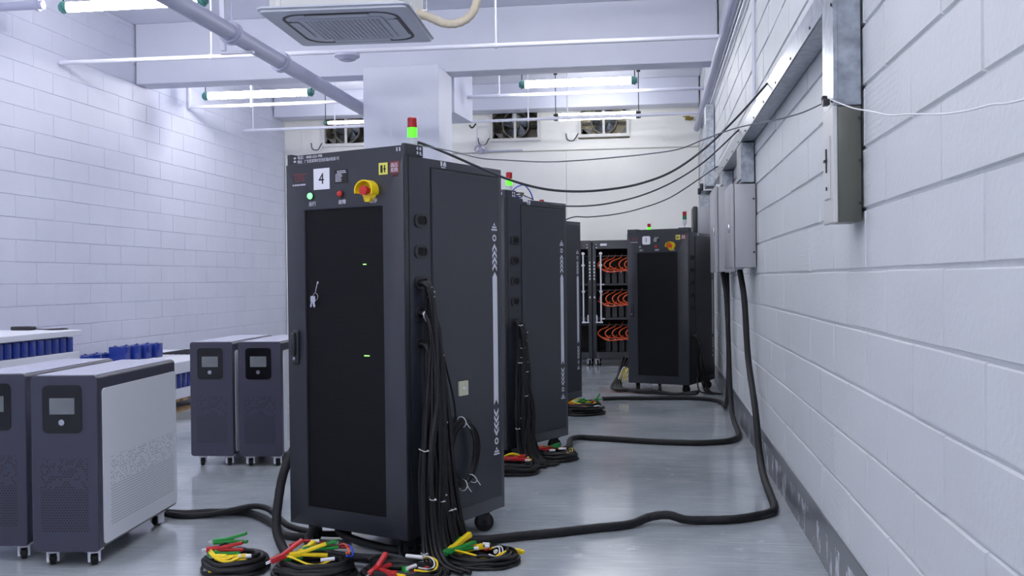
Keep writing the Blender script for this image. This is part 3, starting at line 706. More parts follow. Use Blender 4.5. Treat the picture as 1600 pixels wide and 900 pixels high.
# ------------------------------------------------------------------ thick floor cables from the wall boxes
def cable(name, label, pts, r, seg=12, cat='cable', m=None, grp=None, wob=.02):
    b = bm_new(); tube(b, pts, r, seg, 8, wob=wob); o = obj(name, b, m or M_SLEEVE, None, 60)
    # origin at its base point
    return tag(o, label, cat, grp)
RC = .021
cable('power_cable', 'thick black cable from the nearer grey wall box across the floor to cabinet 4',
      [(.6, 7.22, 1.24), (.622, 7.13, 1.03), (.63, 6.98, .65), (.632, 6.55, .36), (.63, 6.3, .13), (.622, 6.0, .045), (.612, 5.55, RC), (.6, 5.28, RC), (.555, 5.14, RC), (.387, 5.0, RC), (.233, 4.965, RC), (.14, 4.93, .03), (.06, 4.93, .05), (-.03, 4.94, .035), (-.12, 4.85, RC), (-.28, 4.76, RC), (-.452, 4.66, RC), (-.594, 4.59, RC), (-.76, 4.5, RC), (-.95, 4.47, RC), (-1.15, 4.5, RC)], RC, 14)
cable('power_cable', 'thick black cable from the farther grey wall box to the cabinet behind number 4',
      [(.6, 8.95, 1.235), (.622, 8.88, 1.03), (.63, 8.8, .7), (.632, 8.69, .3), (.63, 8.5, .11), (.632, 8.28, .04), (.632, 7.95, RC), (.612, 7.6, RC), (.53, 7.4, RC), (.4, 7.32, RC), (.258, 7.294, RC), (-.012, 7.33, RC), (-.291, 7.42, RC), (-.46, 7.47, RC), (-.555, 7.42, .03), (-.594, 7.22, .045), (-.59, 7.0, .03), (-.62, 6.9, .025)], RC, 14)
cable('power_cable', 'black floor cable running from the lead heap of the last cabinet to the right wall',
      [(-.5, 9.93, RC), (-.386, 9.98, RC), (-.2, 10.0, RC), (-.013, 10.0, RC), (.2, 10.02, RC), (.358, 10.02, RC), (.52, 9.93, RC), (.61, 9.75, .022), (.63, 9.5, .03), (.632, 9.2, .05), (.638, 9.0, .25), (.645, 8.99, .7), (.64, 9.0, 1.235)], .019, 12)
cable('power_cable', 'black floor cable coming out from behind the white unit towards cabinet 4',
      [(-2.75, 5.0, .019), (-2.42, 4.88, .019), (-2.252, 4.92, .019), (-2.08, 4.92, .021), (-1.96, 4.84, .022), (-1.82, 4.68, .019), (-1.7, 4.5, .019), (-1.55, 4.47, .02)], .0185, 12)
cable('power_cable', 'black cable lying alongside the one behind the white unit, branching under cabinet 4',
      [(-2.6, 5.0, .014), (-2.4, 4.845, .018), (-2.25, 4.875, .016), (-2.12, 4.885, .04), (-2.02, 4.9, .058), (-1.93, 4.86, .058), (-1.84, 4.76, .045), (-1.72, 4.62, .03), (-1.55, 4.54, .022), (-1.4, 4.55, .02)], .015, 12)
cable('power_cable', 'black cable hanging down the left edge of cabinet 4 to the floor',
      [(-1.56, 4.72, .75), (-1.6, 4.62, .6), (-1.645, 4.52, .45), (-1.678, 4.44, .33), (-1.69, 4.4, .22), (-1.68, 4.34, .09), (-1.6, 4.22, .025), (-1.53, 4.12, .02), (-1.48, 4.07, .035)], .021, 12)
for lb, pts in (('black cable looping below the door of cabinet 4, left of its middle', [(-1.52, 4.36, .085), (-1.5, 4.25, .05), (-1.38, 4.2, .022), (-1.2, 4.15, .02), (-1.05, 4.07, .02)]),
                ('black cable looping below the door of cabinet 4, right of its middle', [(-1.42, 4.42, .07), (-1.36, 4.36, .055), (-1.25, 4.34, .03), (-1.12, 4.3, .02), (-.97, 4.3, .02)]),
                ('black cable lying along the floor under the front edge of cabinet 4', [(-1.5, 4.15, .02), (-1.35, 4.12, .02), (-1.2, 4.07, .045), (-1.05, 4.02, .05), (-.92, 3.99, .03), (-.84, 3.97, .02)])):
    cable('floor_cable', lb, pts, .018, 12, grp='loose cables under cabinet 4')

# ------------------------------------------------------------------ open battery racks at the back
def rack(label, x0, y, w, lit=True, cables=True):
    t = thing('battery_rack', label, 'rack', (x0+w/2, y+.35, 0), 0, 'open battery racks at the back')
    X0, X1, Y0, Y1 = -w/2, w/2, -.35, .35
    b = bm_new()
    for xa in (X0, X1-.05):
        box(b, xa, xa+.05, Y0, Y0+.05, .1, 1.72, .003, 1)
    box(b, X0, X1, Y0+.002, Y0+.05, 1.6, 1.72, .003, 1); box(b, X0, X1, Y0+.002, Y0+.05, .1, .19, .003, 1)
    obj('front_frame', b, M_CAB, t)
    b = bm_new(); box(b, X0+.005, X0+.02, Y0+.05, Y1, .1, 1.715); box(b, X1-.02, X1-.005, Y0+.05, Y1, .1, 1.715); box(b, X0+.005, X1-.005, Y1-.02, Y1, .1, 1.715); box(b, X0+.005, X1-.005, Y0+.05, Y1, 1.7, 1.715); box(b, X0+.005, X1-.005, Y0+.05, Y1, .1, .115)
    obj('body', b, M_CABDARK, t)
    for zt, zb in ((1.5, 1.13), (1.03, .66), (.555, .19)):
        b = bm_new(); box(b, X0+.05, X1-.05, Y0+.03, Y1-.05, zb-.03, zb, .003, 1); obj('shelf', b, M_CAB, t)
        b = bm_new(); box(b, X0+.05, X1-.05, Y0+.03, Y0+.05, zt-.0, zt+.012, .002, 1); obj('cable_rail', b, M_CAB, t)
        if not cables: continue
        for k in range(6):
            xm = X0+.2+k*.093
            if xm > X1-.1: break
            b = bm_new(); box(b, xm-.036, xm+.036, Y0+.14, Y1-.1, zb, zb+.2, .004, 1)
            md = obj('battery_module', b, M_GROM, t)
            b = bm_new(); prism(b, [(xm-.018, zb+.175), (xm+.018, zb+.175), (xm, zb+.14)], Y0+.134, Y0+.14); obj('module_mark', b, M_WHITE, md)
        rnd = random.Random(int(zb*100))
        for k in range(7):
            xm = X0+.17+k*.09; dx = -.07-rnd.random()*.05
            b = bm_new(); zc = (zt+zb)/2+.05
            tube(b, [(xm+.05, Y0+.2, zt-.01+.05*rnd.random()), (xm+.03, Y0+.12, zt-.02), (xm+dx*.6, Y0+.07, zt-.06), (xm+dx, Y0+.05, zc+.02), (xm+dx*.5, Y0+.05, zb+.2), (xm+.03, Y0+.07, zb+.19), (xm+.06, Y0+.13, zb+.22)], .0085, 7, 6)
            obj('orange_cable', b, M_ORANGE, t)
        b = bm_new(); tube(b, [(X0+.07, Y0+.07, zb+.23), (X0+.2, Y0+.05, zb+.16), (X0+.4, Y0+.06, zb+.17), (X0+.62, Y0+.06, zb+.19)], .009, 7, 6); obj('orange_cable', b, M_ORANGE, t)
        b = bm_new(); box(b, X0+.1, X0+.16, Y0+.025, Y0+.03, zb-.022, zb-.006); obj('shelf_label', b, M_WHITE, t)
    xr = X0+.115 if cables else X1-.115
    b = bm_new(); cyl(b, (xr, Y0-.01, .6), (xr, Y0-.01, 1.56), .011, 10)
    for z in (.6, 1.02, 1.38, 1.54): box(b, xr-.022, xr+.022, Y0-.02, Y0+.0, z-.012, z+.012)
    s = -1 if cables else 1
    box(b, min(xr, xr+s*.075), max(xr, xr+s*.075), Y0-.022, Y0-.004, .59, .607); box(b, xr+s*.06-.008, xr+s*.06+.008, Y0-.022, Y0-.004, .6, .7)
    obj('lock_rod', b, M_UNITW, t)
    b = bm_new()
    xx = X0+.025 if cables else X1-.025
    for k in range(6): box(b, xx-.008, xx+.008, Y0-.0006, Y0+.001, 1.18+k*.045, 1.205+k*.045)
    box(b, xx-.008, xx+.008, Y0-.0006, Y0+.001, .93, .955)
    obj('post_label', b, M_WHITE, t)
    b = bm_new()
    for xq in ((X0+.02, X0+.06) if cables else (X1-.06, X1-.02)):
        for zq in (.125, .16, 1.62, 1.66): cyl(b, (xq, Y0+.0, zq), (xq, Y0+.004, zq), .007, 8)
    obj('frame_bolts', b, M_STEEL, t)
    if cables:
        b = bm_new(); box(b, X0+.11, X0+.2, Y0-.002, Y0+.003, 1.645, 1.675); obj('meter_window', b, M_WHITE, t)
    for x_ in (X0+.05, X1-.05):
        for y_ in (Y0+.08, Y1-.08): caster(t, x_, y_, .1, False, .4, .042)
    return t
rk1 = rack('open black rack at the back with orange cables, seen left of cabinet 1', -.82, 13.9, .8)
rack('open black rack at the back mostly hidden behind the last cabinet of the row', -1.63, 13.9, .8, cables=False)
stack_light(rk1, .375, -.28, 1.722, True, .06, 1.15)

# ------------------------------------------------------------------ power units on casters
def unit(label, fr, ang):
    """fr = world front right corner; ang = clockwise turn"""
    a = R(ang); w, d = .284, .875
    loc = (fr[0]-math.cos(a)*w/2+math.sin(a)*d/2, fr[1]+math.sin(a)*w/2+math.cos(a)*d/2, 0)
    t = thing('power_unit', label, 'power unit', loc, -a, 'slate and white wheeled power units')
    x0, x1, y0, y1, z0, z1 = -w/2, w/2, -d/2, d/2, .068, .81
    b = bm_new(); prism(b, rrect(x0, x1, z0, z1, .018, 4), y0, y0+.02); bmesh.ops.bevel(b, geom=[e for e in b.edges if all(abs(v.co.y-y0) < 1e-6 for v in e.verts)], offset=.003, segments=1, affect='EDGES')
    obj('front_panel', b, M_FR, t)
    b = bm_new(); prism(b, rrect(x0+.003, x1-.003, z0+.003, z1-.003, .016, 4), y0+.02, y1); obj('body', b, M_SHELL, t)
    b = bm_new(); box(b, x0+.016, x1-.016, y0+.03, y1-.01, z1-.003, z1+.0005); obj('top_panel', b, M_UTOP, t)
    for s in (-1, 1):
        b = bm_new(); xs_ = s*w/2
        prism(b, rrect(y0+.05, y1, z0+.02, z1-.06, .02, 4), min(xs_-s*.004, xs_+s*.002), max(xs_-s*.004, xs_+s*.002), 'yz'); obj('side_panel', b, M_SD, t)
    b = bm_new(); prism(b, rrect(x0+.05, x0+.219, .568, .77, .022, 5), y0-.003, y0+.001); dp = obj('display_panel', b, M_BEZEL, t)
    b = bm_new(); box(b, x0+.081, x0+.188, y0-.0042, y0-.002, .648, .716); obj('screen', b, M_SCREEN, dp)
    b = bm_new(); cyl(b, (x0+.134, y0-.009, .614), (x0+.134, y0-.002, .614), .0125, 20); cyl(b, (x0+.134, y0-.011, .614), (x0+.134, y0-.008, .614), .0085, 20); obj('power_button', b, M_STEEL, dp)
    for x_ in (x0+.055, x1-.05):
        for y_, aa in ((y0+.06, .5), (y1-.13, -.3)): caster(t, x_, y_, .068, False, aa, .026)
    return t
unit('white sided slate power unit standing front left, its whole white side in view', (-2.312, 3.964), -5.5)
unit('slate power unit cut off by the left edge of the photo', (-2.674, 4.022), -5.5)
unit('slate power unit behind the front pair, left one beside cabinet 4', (-2.704, 6.255), -4)
unit('slate power unit half hidden by the left edge of cabinet 4', (-2.379, 6.262), -4)

# ------------------------------------------------------------------ pallets of battery cells by the left wall
PX0, PX1 = -5.42, -4.37
def pallet(label, y0, y1):
    t = thing('pallet', label, 'pallet', ((PX0+PX1)/2, (y0+y1)/2, 0))
    hx, hy = (PX1-PX0)/2, (y1-y0)/2
    for s in (-1, 0, 1):
        b = bm_new(); box(b, s*(hx-.05)-.045, s*(hx-.05)+.045, -hy, hy, 0, .02)
        for q in (-1, 0, 1): box(b, s*(hx-.05)-.045, s*(hx-.05)+.045, q*(hy-.07)-.07, q*(hy-.07)+.07, .02, .095)
        obj('runner', b, M_WOOD, t)
    n = max(4, int((y1-y0)/.16))
    for k in range(n):
        b = bm_new(); yy = -hy+.05+(2*hy-.1)*k/(n-1); box(b, -hx, hx, yy-.05, yy+.05, .095, .118, .002, 1); obj('deck_board', b, M_WOOD, t)
    return t
def board(label, y0, y1, z0, z1, ins=0):
    b = bm_new(); box(b, PX0-PX0*0+ins, PX1-ins, y0, y1, z0, z1, .004, 1)
    return tag(obj('foam_board', b, M_FOAM), label, 'board')
def cell_mesh(w, d, h):
    b = bm_new(); box(b, -w/2, w/2, -d/2, d/2, 0, h, .004, 2)
    for s in (-1, 1): cyl(b, (s*w*.3, 0, h), (s*w*.3, 0, h+.008), .011, 10); box(b, s*w*.3-.018, s*w*.3+.018, -.014, .014, h, h+.002)
    return b
def cells(n, x, ys, pitch, z, w, d, h, labels, group, dx=0):
    first = None
    for k in range(n):
        if first is None:
            first = o = obj('battery_cell', cell_mesh(w, d, h-.008), M_BLUE)
        else:
            o = first.copy(); C.objects.link(o)
        o.location = (x+dx*k, ys+pitch*k, z); tag(o, labels if isinstance(labels, str) else labels[k], 'battery cell', group)
pallet('wooden pallet under the first white stack by the left wall', 5.6, 7.26)
board('lowest white board of the first stack by the left wall', 5.6, 7.26, .12, .21)
cells(17, -4.52, 5.68, .094, .211, .24, .072, .142, 'blue battery cell in the low layer of the first stack', 'blue cells low in the first stack')
board('second white board up in the first stack by the left wall', 5.6, 7.26, .354, .462)
cells(17, -4.52, 5.68, .094, .463, .24, .072, .137, 'blue battery cell in the middle layer of the first stack', 'blue cells midway in the first stack')
board('white board under the upper row of blue cells, left wall stack', 5.6, 7.26, .601, .68)
cells(17, -4.52, 5.68, .094, .681, .24, .072, .119, 'blue battery cell in the row under the topmost white board', 'blue cells under the topmost board')
board('topmost white board by the left wall with the black meter on it', 5.55, 7.29, .801, .845)
pallet('wooden pallet behind the white unit, under the low stack by the left wall', 8.3, 10.6)
board('lower white board of the low stack, just above the wooden pallet', 8.3, 10.6, .12, .21)
cells(22, -4.53, 8.4, .1, .211, .24, .085, .142, 'blue battery cell standing between the two boards of the low stack', 'blue cells between the boards of the low stack')
board('upper white board of the low stack carrying loose blue cells', 8.3, 10.6, .354, .462)
cells(4, -5.02, 9.02, .165, .463, .16, .13, .145, ['big blue battery cell on the low stack, first in its row of four', 'big blue battery cell on the low stack, second in its row of four', 'big blue battery cell on the low stack, third in its row of four', 'big blue battery cell on the low stack, last in its row of four'], 'big blue cells on the low stack', .022)
cells(4, -5.27, 8.52, .2, .463, .15, .17, .075, ['low blue cell on the upper board, nearest of the flat row', 'low blue cell on the upper board, second of the flat row', 'low blue cell on the upper board, third of the flat row', 'low blue cell on the upper board, beside the big cells'], 'low blue cells on the low stack')
tr = thing('wire_tray', 'flat dark wire tray lying on the upper board of the low stack', 'tray', (-4.8, 10.1, .462))
b = bm_new()
for k in range(7): box(b, -.2+.06*k, -.19+.06*k, -.25, .25, .0, .012)
for k in range(9): box(b, -.2, .17, -.25+.06*k, -.242+.06*k, .004, .016)
obj('grid', b, M_GROM, tr)
b = bm_new(); tube(b, [(-.22, -.27, .012), (.19, -.27, .012), (.19, .27, .012), (-.22, .27, .012)], .008, 6, smooth=False, closed=True); obj('rim', b, M_GROM, tr)
mt = thing('handheld_meter', 'black handheld meter with a thin lead lying on the topmost white board', 'meter', (-4.81, 7.22, .845))
b = bm_new(); box(b, -.085, .085, -.04, .04, .001, .03, .008, 3); obj('case', b, M_GROM, mt)
b = bm_new(); tube(b, [(.08, 0, .012), (.16, .02, .006), (.25, .1, .006), (.33, .06, .006), (.27, -.05, .006), (.17, .0, .006)], .004, 6); obj('lead', b, M_BLACK, mt)
b = bm_new(); box(b, -.06, .02, -.025, .025, .03, .031); obj('screen', b, M_SCREEN, mt)

# ------------------------------------------------------------------ air conditioner and what hangs from the ceiling
AX, AY, AZ = -2.0, 6.63, 2.9
ac = thing('air_conditioner', 'square grey ceiling cassette air conditioner with a grille', 'air conditioner', (AX, AY, AZ), .04)
b = bm_new(); s = .49
prism(b, rrect(-s, s, -s, s, .05, 4), 0.0, .03, 'xy')
bmesh.ops.bevel(b, geom=[e for e in b.edges if all(abs(v.co.z) < 1e-6 for v in e.verts)], offset=.018, segments=3, affect='EDGES')
obj('panel', b, M_ACW, ac)
b = bm_new(); box(b, -.42, .42, -.42, .42, .035, .33, .01, 2)
for xx in (-.36, .36): box(b, xx-.015, xx+.015, -.425, .425, .03, .335)
obj('body', b, M_BOXW, ac)
b = bm_new(); ring_prism(b, rrect(-.385, .385, -.385, .385, .14, 6), rrect(-.365, .365, -.365, .365, .125, 6), -.003, .001, 'xy'); obj('slot_ring', b, M_ACD, ac)
for k in range(4):
    Mx = Matrix.Rotation(k*math.pi/2, 4, 'Z')
    b = bm_new(); box(b, -.21, .21, -.38, -.345, -.004, .0, 0, 1, M=Mx); ol = obj('air_outlet', b, M_ACD, ac)
    b = bm_new(); box(b, -.2, .2, -.36, -.295, -.0075, -.0035, .002, 1, M=Mx @ Matrix.Translation((0, 0, 0))); obj('louvre', b, M_ACW, ol)
b = bm_new(); ring_prism(b, rrect(-.275, .275, -.275, .275, .01, 2), rrect(-.25, .25, -.25, .25, .005, 2), -.009, .001, 'xy'); gf = obj('grille_frame', b, M_ACW, ac)
b = bm_new(); box(b, -.25, .25, -.25, .25, -.0065, -.0055); obj('grille_dark', b, M_ACD, gf)
b = bm_new()
for k in range(18):
    q = -.25+.5*k/17
    box(b, q-.0055, q+.0055, -.25, .25, -.011, -.0066); box(b, -.25, .25, q-.0055, q+.0055, -.0105, -.0066)
obj('grille', b, M_ACW, gf)
for sx in (-1, 1):
    for sy in (-1, 1):
        b = bm_new(); cyl(b, (sx*.45, sy*.38, .2), (sx*.45, sy*.38, ZC-AZ), .005, 8); box(b, sx*.42-.04, sx*.42+.04, sy*.38-.015, sy*.38+.015, .195, .205); obj('hanger_rod', b, M_STEEL, ac)
b = bm_new(); cyl(b, (.42, .0, .1), (.44, 0, .1), .05, 16); obj('pipe_port', b, M_BOXW, ac)
cable('insulated_hose', 'beige lagged hose curving up from the air conditioner side', [(-1.545, 6.65, 2.985), (-1.45, 6.64, 2.945), (-1.36, 6.62, 2.9), (-1.27, 6.6, 2.89), (-1.19, 6.6, 2.925), (-1.14, 6.6, 3.0), (-1.12, 6.6, 3.15), (-1.12, 6.6, 3.6), (-1.12, 6.6, 4.04)], .028, 12, 'hose', M_HOSE, wob=.06)

def pipe_run(name, label, pts, r, hang=(), cat='pipe', m=None, fit=(), grp=None):
    t = thing(name, label, cat, pts[0], 0, grp); o = Vector(pts[0])
    b = bm_new()
    for a, c in zip(pts, pts[1:]): cyl(b, Vector(a)-o, Vector(c)-o, r, 16)
    for p in pts[1:-1]: sphere(b, Vector(p)-o, r*1.02, 14)
    obj('pipe', b, m or M_PIPE, t)
    for p in hang:
        b = bm_new(); v = Vector(p)-o; top = ZC-o.z
        cyl(b, v+Vector((0, 0, r)), (v.x, v.y, top), .009, 8); cyl(b, v-Vector((.014, 0, 0)), v+Vector((.014, 0, 0)), r*1.35, 14); obj('hanger', b, m or M_PIPE, t)
    for p, d in fit:
        b = bm_new(); v = Vector(p)-o; d = Vector(d); cyl(b, v-d, v+d, r*1.28, 18); cyl(b, v-d*.35, v+d*.35, r*1.42, 18); obj('coupling', b, m or M_PIPE, t)
    return t
pipe_run('water_pipe', 'thin white pipe crossing below the air conditioner from wall to wall', [(XL+.02, 9.05, 3.322), (.6, 9.05, 3.30)], .021, [(-4.08, 9.05, 3.317), (-1.38, 9.05, 3.306)], grp='white sprinkler pipes')
pipe_run('water_pipe', 'white pipe crossing just behind the tube lights, near the beam', [(-5.585, 11.75, 4.04), (-5.585, 11.75, 3.345), (.6, 11.75, 3.35)], .02, [(-4.8, 11.75, 3.345), (-1.76, 11.75, 3.349), (-3.2, 11.75, 3.348)], grp='white sprinkler pipes')
pipe_run('water_pipe', 'white pipe farthest back, crossing in front of the wall fans', [(-5.6, 13.4, 3.30), (.6, 13.4, 3.335)], .02, [(-5.45, 13.4, 3.3), (-1.62, 13.4, 3.32), (-4.28, 13.4, 3.31), (-1.1, 13.4, 3.33)], grp='white sprinkler pipes')
pipe_run('main_pipe', 'fat grey pipe slanting in view from top left to the column', [(-3.254, -2.95, 3.15), (-3.254, 14.4, 3.15)], .067, [(-3.254, 7.6, 3.15), (-3.254, 4.5, 3.15)], m=M_PIPEG, fit=[((-3.254, 7.58, 3.15), (0, .05, 0)), ((-3.254, 8.65, 3.15), (0, .05, 0)), ((-3.254, 11.5, 3.15), (0, .05, 0))])
pipe_run('supply_pipe', 'white pipe running along the top of the right wall', [(.63, -2.95, 3.29), (.63, 14.5, 3.29)], .042, [(.63, 7.0, 3.29)], m=M_PIPEG)
pipe_run('conduit', 'thin white conduit running along the right wall below the pipe', [(.665, -2.95, 3.14), (.665, 12.4, 3.14), (.665, 12.4, 2.9)], .014)
pipe_run('conduit', 'thin vertical conduit on the right wall above the metal trunking', [(.672, 6.85, 2.22), (.672, 6.85, 4.04)], .012)
pipe_run('conduit', 'grey pipe at the top left corner of the ceiling', [(XL+.02, 7.76, 3.5), (-4.95, 7.76, 3.5)], .035, [(-5.0, 7.76, 3.5)], m=M_PIPEG)
# bracket angle on the fat pipe
br = thing('pipe_bracket', 'white angle bracket hanging beside the fat grey pipe', 'bracket', (-3.46, 7.9, 3.09))
b = bm_new(); box(b, -.02, .02, -.02, .02, 0, ZC-3.09); obj('post', b, M_PIPE, br)
b = bm_new(); box(b, -.02, .26, -.02, .02, -.03, -.012); obj('arm', b, M_PIPE, br)
dt = thing('smoke_detector', 'round white detector dome under the pipe below the air conditioner', 'detector', (-2.765, 9.05, 3.305))
b = bm_new(); cyl(b, (0, 0, -.045), (0, 0, -.02), .115, 28); cyl(b, (0, 0, -.075), (0, 0, -.045), .07, 28, .11); obj('housing', b, M_PIPEG, dt)
b = bm_new()
for k in range(3): cyl(b, (0, 0, -.083+.006*k), (0, 0, -.08+.006*k), .05+.014*k, 24)
obj('sensor_ring', b, M_PIPEG, dt)

# tube lights
def tube_light(label, x0, x1, y, z, double=False, r=.042, rods=True):
    t = thing('tube_light', label, 'tube light', ((x0+x1)/2, y, z), 0, 'fluorescent tube lights')
    h = (x1-x0)/2
    for dz in ((0,) if not double else (.03, -.03)):
        rr = r if not double else .019
        b = bm_new(); cyl(b, (-h+.05, 0, dz), (h-.05, 0, dz), rr, 16); obj('lit_tube', b, M_TWIN if rr < .03 else M_TUBE, t)
        for s_ in (-1, 1):
            b = bm_new(); cyl(b, (s_*(h-.05), 0, dz), (s_*(h-.015), 0, dz), rr*1.05, 16); cyl(b, (s_*(h-.015), 0, dz), (s_*h, 0, dz), rr*1.25, 16); cyl(b, (s_*h, 0, dz), (s_*(h+.02), 0, dz), rr*.8, 16)
            obj('end_cap', b, M_TEAL if not double else M_GROM, t)
    if double:
        b = bm_new(); box(b, -h, h, -.02, .02, -.006, .012); obj('bar', b, M_FANDK, t)
    if rods:
        for s_ in (-1, 1):
            top = ZC-z
            b = bm_new(); cyl(b, (s_*(h-.01), 0, .03), (s_*(h-.01), 0, top), .006, 8); cyl(b, (s_*(h-.01), 0, top-.03), (s_*(h-.01), 0, top), .025, 12); obj('hanger_rod', b, M_GROM, t)
tube_light('lit tube light at the top left, nearest of those in view', -4.93, -3.66, 8.0, 3.54)
tube_light('lit tube light hanging left of the column', -5.24, -3.92, 11.42, 3.41)
tube_light('lit tube light hanging right of the column', -1.46, -.17, 11.42, 3.405)
tube_light('twin tube light in front of the white framed exhaust fan', -1.32, -.16, 14.0, 3.435, True)
tube_light('thin tube light in front of the left exhaust fan, beside the column', -4.62, -3.42, 14.0, 3.465, False, .022)
for y_ in (8.0, 4.6, 2.4, .2, -2.0):
    for xa in ((-4.93, -1.4) if y_ != 8.0 else (-1.4,)):
        tube_light('lit tube light of the rows overhead, beyond the top edge of the photo', xa, xa+1.25, y_, 3.94)

# ------------------------------------------------------------------ fans on the back wall
for i, (fx0, fx1, fz0, fz1) in enumerate(FANS):
    lb = ('metal exhaust fan in the back wall left of the column', 'dark exhaust fan in the back wall, first one right of the column', 'white framed exhaust fan behind the twin tube light')[i]
    w, hh = (fx1-fx0)/2, (fz1-fz0)/2
    t = thing('exhaust_fan', lb, 'fan', ((fx0+fx1)/2, YB, (fz0+fz1)/2), 0, 'exhaust fans in the back wall')
    b = bm_new(); ring_prism(b, [(-w-.0, -hh), (w, -hh), (w, hh), (-w, hh)], [(-w+.045, -hh+.045), (w-.045, -hh+.045), (w-.045, hh-.045), (-w+.045, hh-.045)], -.05, .02); obj('frame', b, M_FANFR, t)
    b = bm_new(); ring_prism(b, [(-w+.002, -hh+.002), (w-.002, -hh+.002), (w-.002, hh-.002), (-w+.002, hh-.002)], [(-w+.02, -hh+.02), (w-.02, -hh+.02), (w-.02, hh-.02), (-w+.02, hh-.02)], .02, .45); box(b, -w+.002, w-.002, .44, .45, -hh+.002, hh-.002); obj('shaft', b, M_FANBK2 if i == 2 else M_FANBK, t)
    b = bm_new(); box(b, -.018, .018, -.03, .0, -hh+.04, hh-.04); obj('mullion', b, M_FANFR, t)
    b = bm_new()
    for sx in (-1, 1):
        for sz in (-1, 1):
            prism(b, [(sx*(w-.045), sz*(hh-.045)), (sx*(w-.16), sz*(hh-.045)), (sx*(w-.045), sz*(hh-.16))], .03, .04)
    n = 24; rr = min(w, hh)*1.0-.05
    ring_prism(b, [(rr*math.cos(2*math.pi*k/n), rr*math.sin(2*math.pi*k/n)) for k in range(n)], [((rr-.02)*math.cos(2*math.pi*k/n), (rr-.02)*math.sin(2*math.pi*k/n)) for k in range(n)], .03, .2)
    obj('shroud', b, M_FANDK, t)
    for k in range(5):
        a = k*1.2566+.3; Mx = Matrix.Rotation(-a, 4, 'Y') @ Matrix.Translation((rr*.52, .12, 0)) @ Matrix.Rotation(.5, 4, 'X')
        b = bm_new(); box(b, -rr*.42, rr*.42, -.003, .003, -.07, .07, .0, 1, M=Mx); obj('fan_blade', b, M_ZINC, t)
    b = bm_new(); cyl(b, (0, .08, 0), (0, .3, 0), .06, 18); box(b, -w+.05, w-.05, .28, .3, -.02, .02); box(b, -w+.06, -w+.2, .03, .1, -hh+.05, -hh+.13); obj('motor', b, M_FANDK, t)
    b = bm_new(); tube(b, [(-w+.06, .02, -hh+.08), (-w+.0, -.05, -hh+.05), (-w-.07, -.03, -hh-.04), (-w-.16, -.02, -hh-.02), (-w-.18, -.012, -hh+.07)], .007, 6); obj('power_lead', b, M_GROM, t)
wf = thing('wall_fan', 'small milky plastic fan hanging on the back wall right of the column', 'fan', (-2.55, 14.98, 3.12))
b = bm_new(); cyl(b, (-.04, 0, .08), (-.04, 0, .4), .011, 10); tube(b, [(-.04, 0, .1), (0, 0, .06), (.03, 0, .05)], .014, 8); obj('stem', b, M_PIPE, wf)
b = bm_new(); n = 20; ring_prism(b, [(.02+.09*math.cos(2*math.pi*k/n), .03+.07*math.sin(2*math.pi*k/n)) for k in range(n)], [(.02+.08*math.cos(2*math.pi*k/n), .03+.062*math.sin(2*math.pi*k/n)) for k in range(n)], -.05, .03); obj('cage', b, M_CLEAR, wf)
for k in range(3):
    b = bm_new(); Mx = Matrix.Translation((.02, -.01, .03)) @ Matrix.Rotation(k*2.094+.4, 4, 'Y') @ Matrix.Translation((.042, 0, 0)) @ Matrix.Rotation(.5, 4, 'X'); box(b, -.034, .034, -.002, .002, -.022, .022, 0, 1, M=Mx); obj('blade', b, M_CLEAR, wf)
b = bm_new(); cyl(b, (.02, -.03, .03), (.02, .05, .03), .022, 14); box(b, .11, .64, .04, .08, .0, .018); obj('motor', b, M_PIPEG, wf)  # hub, plus a separate thin level bar along the wall beside it
b = bm_new(); tube(b, [(-.05, 0, .42), (-.09, 0, .37), (-.12, 0, .36), (-.15, 0, .40)], .012, 6); obj('power_lead', b, M_GROM, wf)
vt = thing('brass_valve', 'small brass valve on the back wall near the right corner', 'valve', (.56, YB-.06, 3.5))
b = bm_new(); cyl(b, (0, .058, .02), (0, 0, .02), .025, 12); cyl(b, (-.07, 0, .02), (.05, 0, .02), .022, 12); obj('body', b, M_BRASS, vt)
b = bm_new(); box(b, -.1, .0, -.03, -.015, .04, .055); cyl(b, (-.05, -.022, .02), (-.05, -.022, .05), .008, 8); obj('lever', b, M_BRASS, vt)

# ------------------------------------------------------------------ right wall: trunking, boxes
def trunk(label, x0, y0, y1, z0, z1, screws=True):
    t = thing('cable_trunking', label, 'trunking', ((x0+XR)/2, (y0+y1)/2, z0), 0, 'galvanised trunking on the right wall')
    ox, oy = (x0+XR)/2, (y0+y1)/2
    b = bm_new(); box(b, x0-ox, XR-.007-ox, y0-oy, y1-oy, 0, z1-z0, .003, 1); obj('channel', b, M_ZINC, t)
    b = bm_new(); box(b, x0-.003-ox, x0+.012-ox, y0-.002-oy, y1+.002-oy, .002, z1-z0-.002, .001, 1); cv = obj('cover', b, M_ZINC, t)
    if screws:
        b = bm_new(); L = y1-y0; H = z1-z0
        pts = [(y0+L*.05-oy+.01, H*k/4+.03*0) for k in range(5)] if H > L else [(y0+L*(k+.5)/12-oy, .012) for k in range(12)]
        for yy, zz in pts: cyl(b, (x0-.007-ox, yy, min(max(zz, .02), H-.02)), (x0-.002-ox, yy, min(max(zz, .02), H-.02)), .006, 8)
        obj('screws', b, M_GROM, cv)
    return t
trunk('vertical metal trunking standing on the olive distribution box', .597, 3.455, 3.66, 1.752, 3.1)
trunk('long level metal trunking running along the right wall above the grey boxes', .597, 3.67, 10.1, 2.105, 2.205)
trunk('metal trunking dropping to the nearer grey wall box', .597, 6.98, 7.31, 1.83, 2.1)
trunk('metal trunking dropping to the farther grey wall box', .597, 8.8, 9.15, 1.96, 2.1)
trunk('tall metal trunking far along the right wall under the ceiling pipes', .597, 11.35, 11.75, 2.2, 3.1)
